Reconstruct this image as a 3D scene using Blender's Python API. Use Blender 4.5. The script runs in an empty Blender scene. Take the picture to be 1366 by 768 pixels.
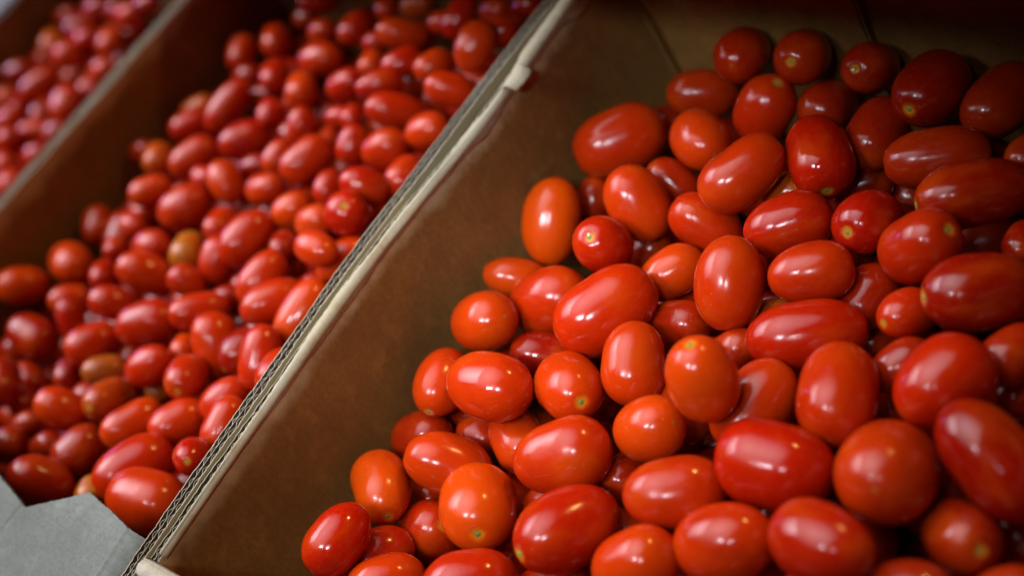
import bpy, bmesh, math, random
from mathutils import Vector, Matrix, Quaternion

# ------------------------------------------------------------------ scene, camera, light
S = bpy.context.scene
COL = S.collection
MM = 0.001

cam_data = bpy.data.cameras.new("camera")
cam = bpy.data.objects.new("camera", cam_data)
COL.objects.link(cam)
RX = Vector((0.70773965, 0.52955614, -0.46762686))
RY = Vector((-0.17198039, 0.77114848, 0.61298675))
RZ = Vector((0.68522064, -0.35341238, 0.63684563))
CAM = Vector((585.12, -33.93, 429.74)) * MM
m = Matrix.Identity(4)
for i in range(3):
    m[i][0], m[i][1], m[i][2], m[i][3] = RX[i], RY[i], RZ[i], CAM[i]
cam.matrix_world = m
cam_data.sensor_width = 36.0
cam_data.lens = 47.13
cam_data.clip_start = 0.02
cam_data.clip_end = 50.0
cam_data.dof.use_dof = True
cam_data.dof.focus_distance = 0.70
cam_data.dof.aperture_fstop = 2.7
cam_data.dof.aperture_blades = 9
S.camera = cam

world = bpy.data.worlds.new("World")
S.world = world
world.use_nodes = True
bg = world.node_tree.nodes["Background"]
bg.inputs[0].default_value = (0.55, 0.62, 0.70, 1)
bg.inputs[1].default_value = 0.001


def area_light(name, loc, target, sx, sy, power, color, spread=180.0):
    d = bpy.data.lights.new(name, 'AREA')
    d.shape = 'RECTANGLE'
    d.size, d.size_y = sx, sy
    d.energy = power
    d.color = color
    d.spread = math.radians(spread)
    o = bpy.data.objects.new(name, d)
    COL.objects.link(o)
    o.location = loc
    o.rotation_euler = (Vector(target) - Vector(loc)).to_track_quat('-Z', 'Y').to_euler()
    return o


# soft daylight through the translucent awning, overhead and to the left
area_light("awning_daylight", (-0.24, 0.22, 0.86), (0.0, 0.20, -0.07), 1.75, 1.6, 6.6, (0.98, 0.94, 0.97), 78)
area_light("awning_daylight", (-0.92, 0.16, 0.72), (-0.28, 0.24, -0.06), 1.0, 0.9, 2.3, (0.95, 0.90, 1.0), 56)
# two bright gaps of the stall opening behind the photographer
AIM = Vector((0.06, 0.235, -0.05))
area_light("stall_opening", AIM + Vector((0.12, -0.53, 0.835)) * 1.15, AIM, 0.28, 0.15, 0.195, (0.86, 0.92, 1.0), 26)
area_light("stall_opening", AIM + Vector((0.46, -0.46, 0.76)) * 1.15, AIM, 0.16, 0.12, 0.11, (0.86, 0.92, 1.0), 26)
# warm lamp hanging at the back
area_light("warm_lamp", AIM + Vector((0.33, 0.70, 0.63)) * 1.2, AIM, 0.13, 0.06, 0.34, (1.0, 0.62, 0.18), 60)
# violet sign light on the far left
area_light("violet_tube", (-1.06, 0.30, 0.26), (-0.74, 0.32, -0.05), 0.22, 0.06, 0.30, (0.40, 0.28, 1.0), 100)

S.render.engine = 'CYCLES'
S.cycles.use_denoising = True
S.cycles.max_bounces = 6
S.cycles.diffuse_bounces = 2
S.cycles.glossy_bounces = 3
S.cycles.caustics_reflective = False
S.cycles.caustics_refractive = False
S.cycles.sample_clamp_indirect = 4.0
vs = S.view_settings
vs.view_transform = 'Standard'
vs.look = 'None'
vs.exposure = 0.14
vs.gamma = 1.0
vs.use_curve_mapping = False

rnd = random.Random(11)


# ------------------------------------------------------------------ materials
def new_mat(name):
    mt = bpy.data.materials.new(name)
    mt.use_nodes = True
    nt = mt.node_tree
    nt.nodes.clear()
    out = nt.nodes.new("ShaderNodeOutputMaterial")
    bs = nt.nodes.new("ShaderNodeBsdfPrincipled")
    nt.links.new(bs.outputs[0], out.inputs[0])
    return mt, nt, bs


def node(nt, typ, **kw):
    n = nt.nodes.new(typ)
    for k, v in kw.items():
        if k in n.inputs:
            n.inputs[k].default_value = v
        else:
            setattr(n, k, v)
    return n


def mixc(nt, fac, a, b, mode='MIX'):
    n = nt.nodes.new("ShaderNodeMix")
    n.data_type = 'RGBA'
    n.blend_type = mode
    for sock, v in ((n.inputs[0], fac), (n.inputs[6], a), (n.inputs[7], b)):
        if isinstance(v, bpy.types.NodeSocket):
            nt.links.new(v, sock)
        else:
            sock.default_value = v
    return n.outputs[2]


def maprange(nt, src, a, b, c=0.0, d=1.0, smooth=True):
    n = nt.nodes.new("ShaderNodeMapRange")
    if smooth:
        n.interpolation_type = 'SMOOTHSTEP'
    nt.links.new(src, n.inputs[0])
    for i, v in zip((1, 2, 3, 4), (a, b, c, d)):
        n.inputs[i].default_value = v
    return n.outputs[0]


def math_node(nt, op, a, b=0.0):
    n = nt.nodes.new("ShaderNodeMath")
    n.operation = op
    for s_, v in zip(n.inputs, (a, b)):
        if isinstance(v, bpy.types.NodeSocket):
            nt.links.new(v, s_)
        else:
            s_.default_value = v
    return n.outputs[0]


def tomato_material():
    mt, nt, bs = new_mat("tomato_skin")
    info = node(nt, "ShaderNodeObjectInfo")
    tc = node(nt, "ShaderNodeTexCoord")
    sep = node(nt, "ShaderNodeSeparateXYZ")
    nt.links.new(tc.outputs["Object"], sep.inputs[0])
    # mottling differs from fruit to fruit: the noise is shifted by the object's random number
    vadd = node(nt, "ShaderNodeVectorMath", operation='MULTIPLY_ADD')
    comb = node(nt, "ShaderNodeCombineXYZ")
    for i in range(3):
        nt.links.new(info.outputs["Random"], comb.inputs[i])
    nt.links.new(comb.outputs[0], vadd.inputs[0])
    vadd.inputs[1].default_value = (37.0, 91.0, 53.0)
    nt.links.new(tc.outputs["Object"], vadd.inputs[2])
    big = node(nt, "ShaderNodeTexNoise", Scale=0.9, Detail=2.0)
    nt.links.new(vadd.outputs[0], big.inputs["Vector"])
    small = node(nt, "ShaderNodeTexNoise", Scale=7.0, Detail=4.0)
    nt.links.new(vadd.outputs[0], small.inputs["Vector"])
    base = info.outputs["Color"]
    hsv = node(nt, "ShaderNodeHueSaturation", Saturation=1.0)
    nt.links.new(base, hsv.inputs["Color"])
    nt.links.new(maprange(nt, info.outputs["Random"], 0, 1, 0.497, 0.505, False), hsv.inputs["Hue"])
    nt.links.new(maprange(nt, info.outputs["Random"], 0, 1, 0.88, 1.12, False), hsv.inputs["Value"])
    c = hsv.outputs[0]
    # one flank riper than the other
    c = mixc(nt, maprange(nt, big.outputs[0], 0.48, 0.74, 0, 0.50), c, (0.54, 0.062, 0.002, 1))
    c = mixc(nt, maprange(nt, big.outputs[0], 0.45, 0.25, 0, 0.3), c, (0.26, 0.005, 0.002, 1))
    c = mixc(nt, maprange(nt, small.outputs[0], 0.4, 0.75, 0, 0.12), c, (0.50, 0.08, 0.01, 1))
    # faint longitudinal streaks
    stv = node(nt, "ShaderNodeVectorMath", operation='MULTIPLY')
    nt.links.new(vadd.outputs[0], stv.inputs[0])
    stv.inputs[1].default_value = (9.0, 9.0, 0.8)
    st = node(nt, "ShaderNodeTexNoise", Scale=1.0, Detail=2.0)
    nt.links.new(stv.outputs[0], st.inputs["Vector"])
    c = mixc(nt, maprange(nt, st.outputs[0], 0.55, 0.8, 0, 0.10), c, (0.48, 0.04, 0.004, 1))
    # yellow ring around the stem scar (at local +Z)
    r2 = node(nt, "ShaderNodeVectorMath", operation='LENGTH')
    cxy = node(nt, "ShaderNodeCombineXYZ")
    nt.links.new(sep.outputs[0], cxy.inputs[0])
    nt.links.new(sep.outputs[1], cxy.inputs[1])
    nt.links.new(cxy.outputs[0], r2.inputs[0])
    rad = math_node(nt, 'ADD', r2.outputs["Value"], math_node(nt, 'MULTIPLY', math_node(nt, 'SUBTRACT', small.outputs[0], 0.5), 0.16))
    top = maprange(nt, sep.outputs[2], 0.5, 0.6, 0, 1)
    ring = math_node(nt, 'MULTIPLY', maprange(nt, rad, 0.26, 0.08, 0, 0.75), top)
    c = mixc(nt, ring, c, (0.62, 0.26, 0.015, 1))
    # blossom-end speck at local -Z
    tip = math_node(nt, 'MULTIPLY', maprange(nt, r2.outputs["Value"], 0.07, 0.03, 0, 0.8), maprange(nt, sep.outputs[2], -0.5, -0.6, 0, 1))
    c = mixc(nt, tip, c, (0.30, 0.14, 0.03, 1))
    # tiny pale lenticels and dust
    vo = node(nt, "ShaderNodeTexVoronoi", Scale=6.0)
    nt.links.new(vadd.outputs[0], vo.inputs["Vector"])
    vsep = node(nt, "ShaderNodeSeparateXYZ")
    nt.links.new(vo.outputs["Color"], vsep.inputs[0])
    pick = maprange(nt, vsep.outputs[0], 0.86, 0.88)
    speck = math_node(nt, 'MULTIPLY', maprange(nt, vo.outputs["Distance"], 0.085, 0.05, 0, 0.6), pick)
    c = mixc(nt, speck, c, (0.62, 0.30, 0.12, 1))
    vb = node(nt, "ShaderNodeTexVoronoi", Scale=1.7)
    nt.links.new(vadd.outputs[0], vb.inputs["Vector"])
    vbs = node(nt, "ShaderNodeSeparateXYZ")
    nt.links.new(vb.outputs["Color"], vbs.inputs[0])
    bd = math_node(nt, 'ADD', vb.outputs["Distance"], math_node(nt, 'MULTIPLY', math_node(nt, 'SUBTRACT', small.outputs[0], 0.5), 0.10))
    blem = math_node(nt, 'MULTIPLY', maprange(nt, bd, 0.075, 0.045, 0, 0.75), maprange(nt, vbs.outputs[1], 0.86, 0.88))
    c = mixc(nt, blem, c, (0.16, 0.06, 0.02, 1))
    nt.links.new(c, bs.inputs["Base Color"])
    bs.inputs["Roughness"].default_value = 0.22
    dull = node(nt, "ShaderNodeTexNoise", Scale=2.2, Detail=5.0, Roughness=0.7)
    nt.links.new(vadd.outputs[0], dull.inputs["Vector"])
    rgh = math_node(nt, 'ADD', maprange(nt, dull.outputs[0], 0.35, 0.72, 0.10, 0.23), maprange(nt, info.outputs["Random"], 0, 1, 0.0, 0.07, False))
    rgh = math_node(nt, 'ADD', rgh, math_node(nt, 'MULTIPLY', blem, 0.4))
    nt.links.new(rgh, bs.inputs["Roughness"])
    bs.inputs["IOR"].default_value = 1.47
    bs.inputs["Subsurface Weight"].default_value = 0.12
    bs.inputs["Subsurface Radius"].default_value = (1.0, 0.25, 0.08)
    bs.inputs["Subsurface Scale"].default_value = 0.003
    bp = node(nt, "ShaderNodeBump", Strength=0.10, Distance=0.0012)
    fine = node(nt, "ShaderNodeTexNoise", Scale=2.6, Detail=3.0)
    nt.links.new(vadd.outputs[0], fine.inputs["Vector"])
    nt.links.new(fine.outputs[0], bp.inputs["Height"])
    nt.links.new(bp.outputs[0], bs.inputs["Normal"])
    return mt


def plain_noise_material(name, a, b, scale, rough, bump=0.2, dist=0.0005):
    mt, nt, bs = new_mat(name)
    tc = node(nt, "ShaderNodeTexCoord")
    nz = node(nt, "ShaderNodeTexNoise", Scale=scale, Detail=4.0)
    nt.links.new(tc.outputs["Object"], nz.inputs["Vector"])
    nt.links.new(mixc(nt, maprange(nt, nz.outputs[0], 0.3, 0.7), a, b), bs.inputs["Base Color"])
    bs.inputs["Roughness"].default_value = rough
    bp = node(nt, "ShaderNodeBump", Strength=bump, Distance=dist)
    nt.links.new(nz.outputs[0], bp.inputs["Height"])
    nt.links.new(bp.outputs[0], bs.inputs["Normal"])
    return mt


def kraft_material(name, light, dark, wear=None, top_tint_z=(-0.012, -0.001), streak=(14.0, 22.0, 10.0)):
    """brown corrugated board: mottled fibres, flute washboard, paler towards the top edge"""
    mt, nt, bs = new_mat(name)
    tc = node(nt, "ShaderNodeTexCoord")
    co = tc.outputs["Object"]
    blot = node(nt, "ShaderNodeTexNoise", Scale=14.0, Detail=5.0, Roughness=0.6)
    nt.links.new(co, blot.inputs["Vector"])
    fib = node(nt, "ShaderNodeTexNoise", Scale=420.0, Detail=3.0, Roughness=0.7)
    nt.links.new(co, fib.inputs["Vector"])
    mid = node(nt, "ShaderNodeTexNoise", Scale=90.0, Detail=4.0)
    nt.links.new(co, mid.inputs["Vector"])
    c = mixc(nt, maprange(nt, blot.outputs[0], 0.3, 0.7), dark, light)
    c = mixc(nt, maprange(nt, fib.outputs[0], 0.35, 0.7, 0, 0.35), c, [v * 0.55 for v in dark[:3]] + [1])
    wrp = node(nt, "ShaderNodeVectorMath", operation='MULTIPLY_ADD')
    nt.links.new(mid.outputs["Color"], wrp.inputs[0])
    wrp.inputs[1].default_value = (0.006, 0.006, 0.006)
    nt.links.new(co, wrp.inputs[2])
    ce = node(nt, "ShaderNodeTexVoronoi", Scale=7.0, feature='DISTANCE_TO_EDGE')
    nt.links.new(wrp.outputs[0], ce.inputs["Vector"])
    crease = math_node(nt, 'MULTIPLY', maprange(nt, ce.outputs["Distance"], 0.010, 0.002), maprange(nt, blot.outputs[0], 0.46, 0.60))
    c = mixc(nt, math_node(nt, 'MULTIPLY', crease, 0.07), c, [min(1, v * 1.7) for v in light[:3]] + [1])
    lon = node(nt, "ShaderNodeTexNoise", Scale=1.0, Detail=4.0, Roughness=0.7)
    lv = node(nt, "ShaderNodeVectorMath", operation='MULTIPLY')
    nt.links.new(co, lv.inputs[0])
    lv.inputs[1].default_value = (90.0, 900.0, 90.0)
    nt.links.new(lv.outputs[0], lon.inputs["Vector"])
    c = mixc(nt, maprange(nt, lon.outputs[0], 0.40, 0.68, 0, 0.28), c, [v * 0.6 for v in dark[:3]] + [1])
    c = mixc(nt, maprange(nt, mid.outputs[0], 0.5, 0.8, 0, 0.30), c, [min(1, v * 1.35) for v in light[:3]] + [1])
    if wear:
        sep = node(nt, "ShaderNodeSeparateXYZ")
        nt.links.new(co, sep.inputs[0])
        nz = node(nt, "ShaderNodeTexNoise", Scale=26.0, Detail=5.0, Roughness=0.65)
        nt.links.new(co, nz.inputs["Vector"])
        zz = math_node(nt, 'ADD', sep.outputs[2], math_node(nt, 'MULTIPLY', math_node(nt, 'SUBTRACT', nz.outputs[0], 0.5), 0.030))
        c = mixc(nt, maprange(nt, zz, top_tint_z[0], top_tint_z[1]), c, wear)  # board turns to the paler tone towards its top
    nt.links.new(c, bs.inputs["Base Color"])
    bs.inputs["Roughness"].default_value = 0.85
    bs.inputs["Specular IOR Level"].default_value = 0.25
    vm = node(nt, "ShaderNodeVectorMath", operation='MULTIPLY')
    nt.links.new(co, vm.inputs[0])
    vm.inputs[1].default_value = streak
    ws = node(nt, "ShaderNodeTexNoise", Scale=4.0, Detail=2.0)
    nt.links.new(vm.outputs[0], ws.inputs["Vector"])
    h = math_node(nt, 'ADD', math_node(nt, 'MULTIPLY', fib.outputs[0], 0.25), math_node(nt, 'MULTIPLY', ws.outputs[0], 0.5))
    h = math_node(nt, 'ADD', h, math_node(nt, 'MULTIPLY', blot.outputs[0], 1.2))
    sxyz = node(nt, "ShaderNodeSeparateXYZ")
    nt.links.new(wrp.outputs[0], sxyz.inputs[0])
    ph = math_node(nt, 'MULTIPLY', math_node(nt, 'ADD', sxyz.outputs[0], sxyz.outputs[1]), 966.0)
    h = math_node(nt, 'ADD', h, math_node(nt, 'MULTIPLY', math_node(nt, 'SINE', ph), 0.035))
    h = math_node(nt, 'SUBTRACT', h, math_node(nt, 'MULTIPLY', crease, 0.06))
    bp = node(nt, "ShaderNodeBump", Strength=0.5, Distance=0.0009)
    nt.links.new(h, bp.inputs["Height"])
    nt.links.new(bp.outputs[0], bs.inputs["Normal"])
    return mt


M_TOM = tomato_material()
M_HEAP = plain_noise_material("tomato_skin_shaded", (0.22, 0.006, 0.002, 1), (0.30, 0.012, 0.003, 1), 30.0, 0.22, 0.05)  # darker copy of the skin, shade of the gaps put into the red
M_SCAR = plain_noise_material("stem_scar_green", (0.05, 0.16, 0.03, 1), (0.16, 0.30, 0.05, 1), 6.0, 0.6)
M_KRAFT = kraft_material("kraft_inside", (0.29, 0.138, 0.032, 1), (0.19, 0.086, 0.018, 1), wear=(0.50, 0.41, 0.22, 1), top_tint_z=(-0.018, -0.003))
M_EDGE = kraft_material("kraft_cut_edge", (0.56, 0.52, 0.42, 1), (0.42, 0.37, 0.27, 1))
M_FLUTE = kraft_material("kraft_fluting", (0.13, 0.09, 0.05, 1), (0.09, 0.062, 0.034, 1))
M_PALE = kraft_material("pale_liner", (0.225, 0.25, 0.225, 1), (0.155, 0.172, 0.152, 1))
M_TORN = kraft_material("torn_fibre", (0.40, 0.29, 0.15, 1), (0.30, 0.20, 0.09, 1), wear=(0.41, 0.37, 0.26, 1), top_tint_z=(-0.0075, 0.0015))
M_SHELF = plain_noise_material("shelf_board", (0.05, 0.04, 0.03, 1), (0.09, 0.07, 0.05, 1), 9.0, 0.7)


# ------------------------------------------------------------------ helpers
def mesh_obj(name, verts, faces, mat, parent=None, smooth=False):
    me = bpy.data.meshes.new(name)
    me.from_pydata([tuple(v) for v in verts], [], faces)
    me.update()
    if smooth:
        for f_ in me.polygons:
            f_.use_smooth = True
    me.materials.append(mat)
    o = bpy.data.objects.new(name, me)
    COL.objects.link(o)
    if parent is not None:
        o.parent = parent
        if parent.type == 'EMPTY':
            o.matrix_parent_inverse = Matrix.Translation(-Vector(parent.location))
    return o


def tag(o, label=None, cat=None, group=None, kind=None):
    for k, v in (("label", label), ("category", cat), ("group", group), ("kind", kind)):
        if v:
            o[k] = v
    return o


def empty(name, loc=(0, 0, 0)):
    o = bpy.data.objects.new(name, None)
    o.empty_display_size = 0.02
    o.location = loc
    COL.objects.link(o)
    return o


def noise1(seed):
    r = random.Random(seed)
    ph = [(r.uniform(0, 6.28), r.uniform(0.5, 1.0)) for _ in range(9)]
    fr = [11, 23, 47, 90, 170, 330, 620, 1100, 1900]
    am = [1, .8, .7, .55, .5, .45, .4, .35, .3]
    tot = sum(am)
    return lambda s: sum(a * w * math.sin(f_ * s + p) for (p, w), f_, a in zip(ph, fr, am)) / tot


class Sheets:
    """collects curved sheets of board (closed, with thickness) in one mesh"""
    def __init__(self):
        self.v, self.f, self.top = [], [], []

    def sheet(self, n, mid, thick, bottom, top):
        """mid(i) -> (point xy, unit normal xy); bottom(i), top(i) -> z ; closed strip with thickness"""
        b = len(self.v)
        for i in range(n):
            (x, y), (nx, ny) = mid(i)
            h = thick / 2
            zb, zt = bottom(i), top(i)
            for s_, z in ((-h, zb), (-h, zt), (h, zt), (h, zb)):
                self.v.append((x + nx * s_, y + ny * s_, z))
        for i in range(n - 1):
            a, c = b + 4 * i, b + 4 * (i + 1)
            for k in range(4):
                k2 = (k + 1) % 4
                if k == 1:
                    self.top.append(len(self.f))
                self.f.append((a + k, c + k, c + k2, a + k2))
        e = b + 4 * (n - 1)
        self.f.append((b, b + 1, b + 2, b + 3))
        self.f.append((e + 3, e + 2, e + 1, e))

    def prism(self, pts, off):
        """closed prism: polygon pts (list of Vector) extruded by off"""
        b = len(self.v)
        n = len(pts)
        off = Vector(off)
        self.v += [tuple(Vector(p)) for p in pts] + [tuple(Vector(p) + off) for p in pts]
        self.f.append(tuple(range(b + n - 1, b - 1, -1)))
        self.f.append(tuple(range(b + n, b + 2 * n)))
        for i in range(n):
            j = (i + 1) % n
            self.f.append((b + i, b + j, b + n + j, b + n + i))

    def build(self, name, mat, parent=None, smooth=False, top_mat=None):
        o = mesh_obj(name, self.v, self.f, mat, parent, smooth)
        if top_mat:
            o.data.materials.append(top_mat)
            for i in self.top:
                o.data.polygons[i].material_index = 1
        bm = bmesh.new()
        bm.from_mesh(o.data)
        bmesh.ops.recalc_face_normals(bm, faces=bm.faces)
        bm.to_mesh(o.data)
        bm.free()
        return o


def board_wall(parent, name, path, length, side, thick, zb, ztop, pitch, seed, face_mat, layers=2, ragged=0.0006, step=0.0012, raw=()):
    """one wall of double-wall corrugated board standing on edge.
    path(s) -> (x, y) of its first face, side = unit vector across the thickness.
    liners are the part itself, the wavy fluting between them is its sub-part."""
    n = int(length / step) + 1
    nz = [noise1(seed + k) for k in range(8)]
    sx, sy = side
    ln = Sheets()
    for k in range(layers + 1):
        off = thick * k / layers
        th = 0.0005 if k in (0, layers) else 0.0003
        fn = nz[k]
        ln.sheet(n,
                 lambda i, off=off: ((path(i * step)[0] + sx * off, path(i * step)[1] + sy * off), side),
                 th, lambda i: zb,
                 lambda i, fn=fn: ztop(i * step) + ragged * fn(i * step * 3.0) * (2.2 if fn is not nz[1] else 1.0))
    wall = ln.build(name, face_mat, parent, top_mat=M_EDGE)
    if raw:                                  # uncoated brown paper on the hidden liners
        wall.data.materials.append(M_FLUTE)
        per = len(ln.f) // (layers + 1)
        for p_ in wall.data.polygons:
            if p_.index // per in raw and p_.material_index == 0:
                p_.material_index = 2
    fl = Sheets()
    fstep = pitch / 10
    nf = int(length / fstep) + 1
    for k in range(layers):
        lo, hi = thick * k / layers + 0.0006, thick * (k + 1) / layers - 0.0006
        c, a = (lo + hi) / 2, (hi - lo) / 2
        ph = 2.1 * k
        wob = nz[4 + k]
        pit = pitch * (1.0 if k == 0 else 1.18)

        def mid(i, c=c, a=a, ph=ph, wob=wob, pit=pit):
            s = i * fstep
            u = 6.28318 * s / pit + ph + 1.2 * wob(s)
            crush = 0.80 + 0.20 * wob(s * 2.1 + 3)
            o_ = c + a * math.sin(u) * crush
            slope = a * math.cos(u) * 6.28318 / pit
            l_ = math.sqrt(1 + slope * slope)
            x, y = path(s)
            # normal of the wave in the (across, along) frame
            tx, ty = -side[1], side[0]
            nx, ny = (sx - tx * slope * 1.0) / l_, (sy - ty * slope * 1.0) / l_
            return (x + sx * o_, y + sy * o_), (nx, ny)
        fl.sheet(nf, mid, 0.00025, lambda i: zb + 0.02 if zb > -0.1 else -0.035,
                 lambda i, wob=wob: ztop(i * fstep) - 0.0006 + 0.0009 * wob(i * fstep * 4 + 9))
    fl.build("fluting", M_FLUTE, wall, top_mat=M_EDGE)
    return wall


# ------------------------------------------------------------------ setting
shelf = Sheets()
shelf.prism([(-1.1, -0.30, -0.250), (0.62, -0.30, -0.250), (0.62, 0.60, -0.250), (-1.1, 0.60, -0.250)], (0, 0, 0.018))
tag(shelf.build("shelf", M_SHELF), kind="structure")

# ------------------------------------------------------------------ cardboard boxes
W = 0.4054
YB = 0.459
ZB = -0.230
BOX_R = empty("cardboard_box", (0.22, 0.22, ZB))
tag(BOX_R, "open brown cardboard box in front, filled with the largest plum tomatoes", "box", "open produce boxes in a row")
BOX_M = empty("cardboard_box", (-0.2, 0.22, ZB))
tag(BOX_M, "open cardboard box between two dividers, with pale flap at lower left", "box", "open produce boxes in a row")
BOX_L = empty("cardboard_box", (-0.57, 0.22, ZB))
tag(BOX_L, "open cardboard box farthest back, cut off by the upper left corner", "box", "open produce boxes in a row")

def smooth1(seed):
    r = random.Random(seed)
    ph = [r.uniform(0, 6.28) for _ in range(4)]
    return lambda s: sum(a * math.sin(f_ * s + p) for p, f_, a in zip(ph, (9, 17, 31, 52), (.45, .3, .2, .1)))


wa, wb, wc = smooth1(1), smooth1(2), smooth1(3)


def bow(y):
    return -0.0045 + 0.0075 * ((y - 0.23) / 0.215) ** 2 + 0.0012 * wa(y)


def bowB(y):
    g = 0.0012 + 0.0075 * math.exp(-((y - 0.315) / 0.075) ** 2)
    return bow(y) + 0.0082 + g


def straight(x0, y0, dx, dy, wob=0.0, nf=None):
    return lambda s: (x0 + dx * s + (wob * nf(s) * abs(dy) if nf else 0), y0 + dy * s + (wob * nf(s) * abs(dx) if nf else 0))


def bottom_panel(parent, x0, x1, y0, y1):
    b = Sheets()
    b.prism([(x0, y0, ZB), (x1, y0, ZB), (x1, y1, ZB), (x0, y1, ZB)], (0, 0, 0.005))
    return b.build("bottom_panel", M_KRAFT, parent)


# --- front box
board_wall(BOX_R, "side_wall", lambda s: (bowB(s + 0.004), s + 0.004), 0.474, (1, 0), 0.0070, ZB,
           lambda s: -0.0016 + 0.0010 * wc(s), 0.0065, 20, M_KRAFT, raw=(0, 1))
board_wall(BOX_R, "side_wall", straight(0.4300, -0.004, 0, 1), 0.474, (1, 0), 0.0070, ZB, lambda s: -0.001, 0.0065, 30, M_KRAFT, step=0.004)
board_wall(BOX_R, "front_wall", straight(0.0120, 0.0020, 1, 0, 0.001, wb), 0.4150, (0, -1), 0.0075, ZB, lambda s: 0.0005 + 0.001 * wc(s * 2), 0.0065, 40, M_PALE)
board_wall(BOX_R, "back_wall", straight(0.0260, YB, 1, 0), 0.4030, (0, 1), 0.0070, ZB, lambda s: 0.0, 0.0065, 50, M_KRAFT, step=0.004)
bk = Sheets()
bk.prism([(0.0290, YB - 0.0015, -0.2), (0.1790, YB - 0.0015, -0.2), (0.1800, YB - 0.0015, -0.002), (0.0290, YB - 0.0015, -0.002)], (0, -0.0042, 0))
bk.build("inner_flap", M_KRAFT, BOX_R)
eg = Sheets()
eg.prism([(0.1800, YB - 0.0018, -0.2), (0.1812, YB - 0.0018, -0.2), (0.1824, YB - 0.0018, -0.003), (0.1810, YB - 0.0018, -0.003)], (0, -0.0036, 0))
eg.build("cut_edge", M_KRAFT, BOX_R)
eg = Sheets()
eg.prism([(0.0212, YB - 0.004, -0.2), (0.0238, YB - 0.004, -0.2), (0.0238, YB - 0.004, -0.002), (0.0212, YB - 0.004, -0.002)], (0, -0.003, 0))
eg.build("cut_edge", M_KRAFT, BOX_R)
bf = Sheets()
bf.prism([(0.019, YB + 0.004, 0.0020), (0.428, YB + 0.004, 0.0020), (0.428, 0.342, 0.0760), (0.019, 0.342, 0.0760)], (0, 0.003, 0.0045))
bf.build("shade_flap", M_KRAFT, BOX_R)  # unseen flap, added to shade the back wall and back row
bottom_panel(BOX_R, 0.021, 0.428, 0.004, YB - 0.001)

# torn liner rolled over the rim of the front box's left wall
tn = [noise1(60 + k) for k in range(6)]
ts = [smooth1(90 + k) for k in range(3)]
tv, tf = [], []
ny_, prof = 620, 13
for i in range(ny_):
    y = 0.008 + (0.470 - 0.008) * i / (ny_ - 1)
    xw = bowB(y) + 0.0070
    t_ = max(0.0, min(1.0, (y - 0.03) / 0.17))
    torn = t_ * t_ * (3 - 2 * t_)
    torn *= 0.30 + 0.70 * max(0.0, min(1.0, 0.75 + 1.3 * ts[1](y * 3.1 + 1.0) + 0.5 * tn[4](y * 0.6)))
    lip = max(0.0, ts[0](y * 1.7) + 0.5 * ts[2](y * 4.3)) ** 1.5
    drop = 0.0012 + torn * (0.0030 + 0.0100 * lip) + 0.0016 * tn[1](y * 1.2)
    drop = max(0.0006, drop)
    reach = max(0.0008, 0.0010 + torn * (0.0034 + 0.0020 * ts[1](y * 2.1)) + 0.0019 * tn[2](y * 0.9))
    bump = 0.0004 + 0.0008 * torn * (0.5 + ts[2](y * 2.6)) + 0.0005 * tn[4](y * 0.7)
    P_ = ((-reach, 0.0002 + bump * 0.5), (-reach * 0.66, 0.0004 + bump), (-reach * 0.33, 0.0004 + bump * 0.7), (-0.0004, 0.0001 + bump * 0.3),
          (0.0004, -0.0007), (0.0008 + bump * 0.4, -0.0018), (0.0009 + bump * 0.4, -0.0030))
    for k in range(prof):
        if k < 7:
            dx_, dz_ = P_[k]
        else:
            w_ = (k - 6) / (prof - 7)
            dx_, dz_ = 0.00042 + (0.0005 + bump * 0.4) * (1 - w_) ** 2, -0.0030 - drop * w_
        tv.append((xw + dx_ + 0.00022 * tn[5](y * 2 + k * 0.01), y, dz_ - 0.0004 + 0.00025 * tn[3](y * 2.5 + 0.02 * k)))
for i in range(ny_ - 1):
    for k in range(prof - 1):
        a = i * prof + k
        tf.append((a, a + prof, a + prof + 1, a + 1))
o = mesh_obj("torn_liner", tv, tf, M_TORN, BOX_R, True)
md = o.modifiers.new("thickness", 'SOLIDIFY')
md.thickness = 0.00035

# pale liner folded over the front wall's rim
cv, cf = [], []
cn = noise1(88)
for i in range(60):
    x = 0.0125 + 0.400 * (i / 59) ** 1.6
    for k in range(9):
        a = math.pi * k / 8
        cv.append((x, -0.0018 - (0.0054 + 0.0004 * cn(x * 2)) * math.cos(a) * -1.0, -0.0105 + (0.0125 + 0.0010 * cn(x)) * math.sin(a) ** 0.6 if 0 < k < 8 else -0.018 + 0.002 * cn(x * 3 + k)))
for i in range(59):
    for k in range(8):
        a = i * 9 + k
        cf.append((a, a + 9, a + 10, a + 1))
o = mesh_obj("folded_liner", cv, cf, M_EDGE, BOX_R, True)
md = o.modifiers.new("thickness", 'SOLIDIFY')
md.thickness = 0.0006

# curled flake of liner sticking out of the rim
fv, ff = [], []
fnz = noise1(77)
nu_, nv_ = 12, 12
for i in range(nu_):
    for k in range(nv_):
        u, v = i / (nu_ - 1), k / (nv_ - 1)
        yy = 0.3320 + 0.0175 * u + 0.002 * v
        w = 0.0125 * (0.75 + 0.25 * math.sin(3.0 * u)) * v
        xx = bowB(yy) + 0.0060 + w + 0.0012 * fnz(u * 0.3 + v)
        zz = 0.0012 + 0.0026 * math.sin(math.pi * v * 0.9) - 0.0035 * v * v + 0.0010 * math.sin(4 * u) * v
        fv.append((xx, yy, zz))
for i in range(nu_ - 1):
    for k in range(nv_ - 1):
        a = i * nv_ + k
        ff.append((a, a + nv_, a + nv_ + 1, a + 1))
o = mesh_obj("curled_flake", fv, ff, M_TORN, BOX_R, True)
md = o.modifiers.new("thickness", 'SOLIDIFY')
md.thickness = 0.0005

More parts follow.
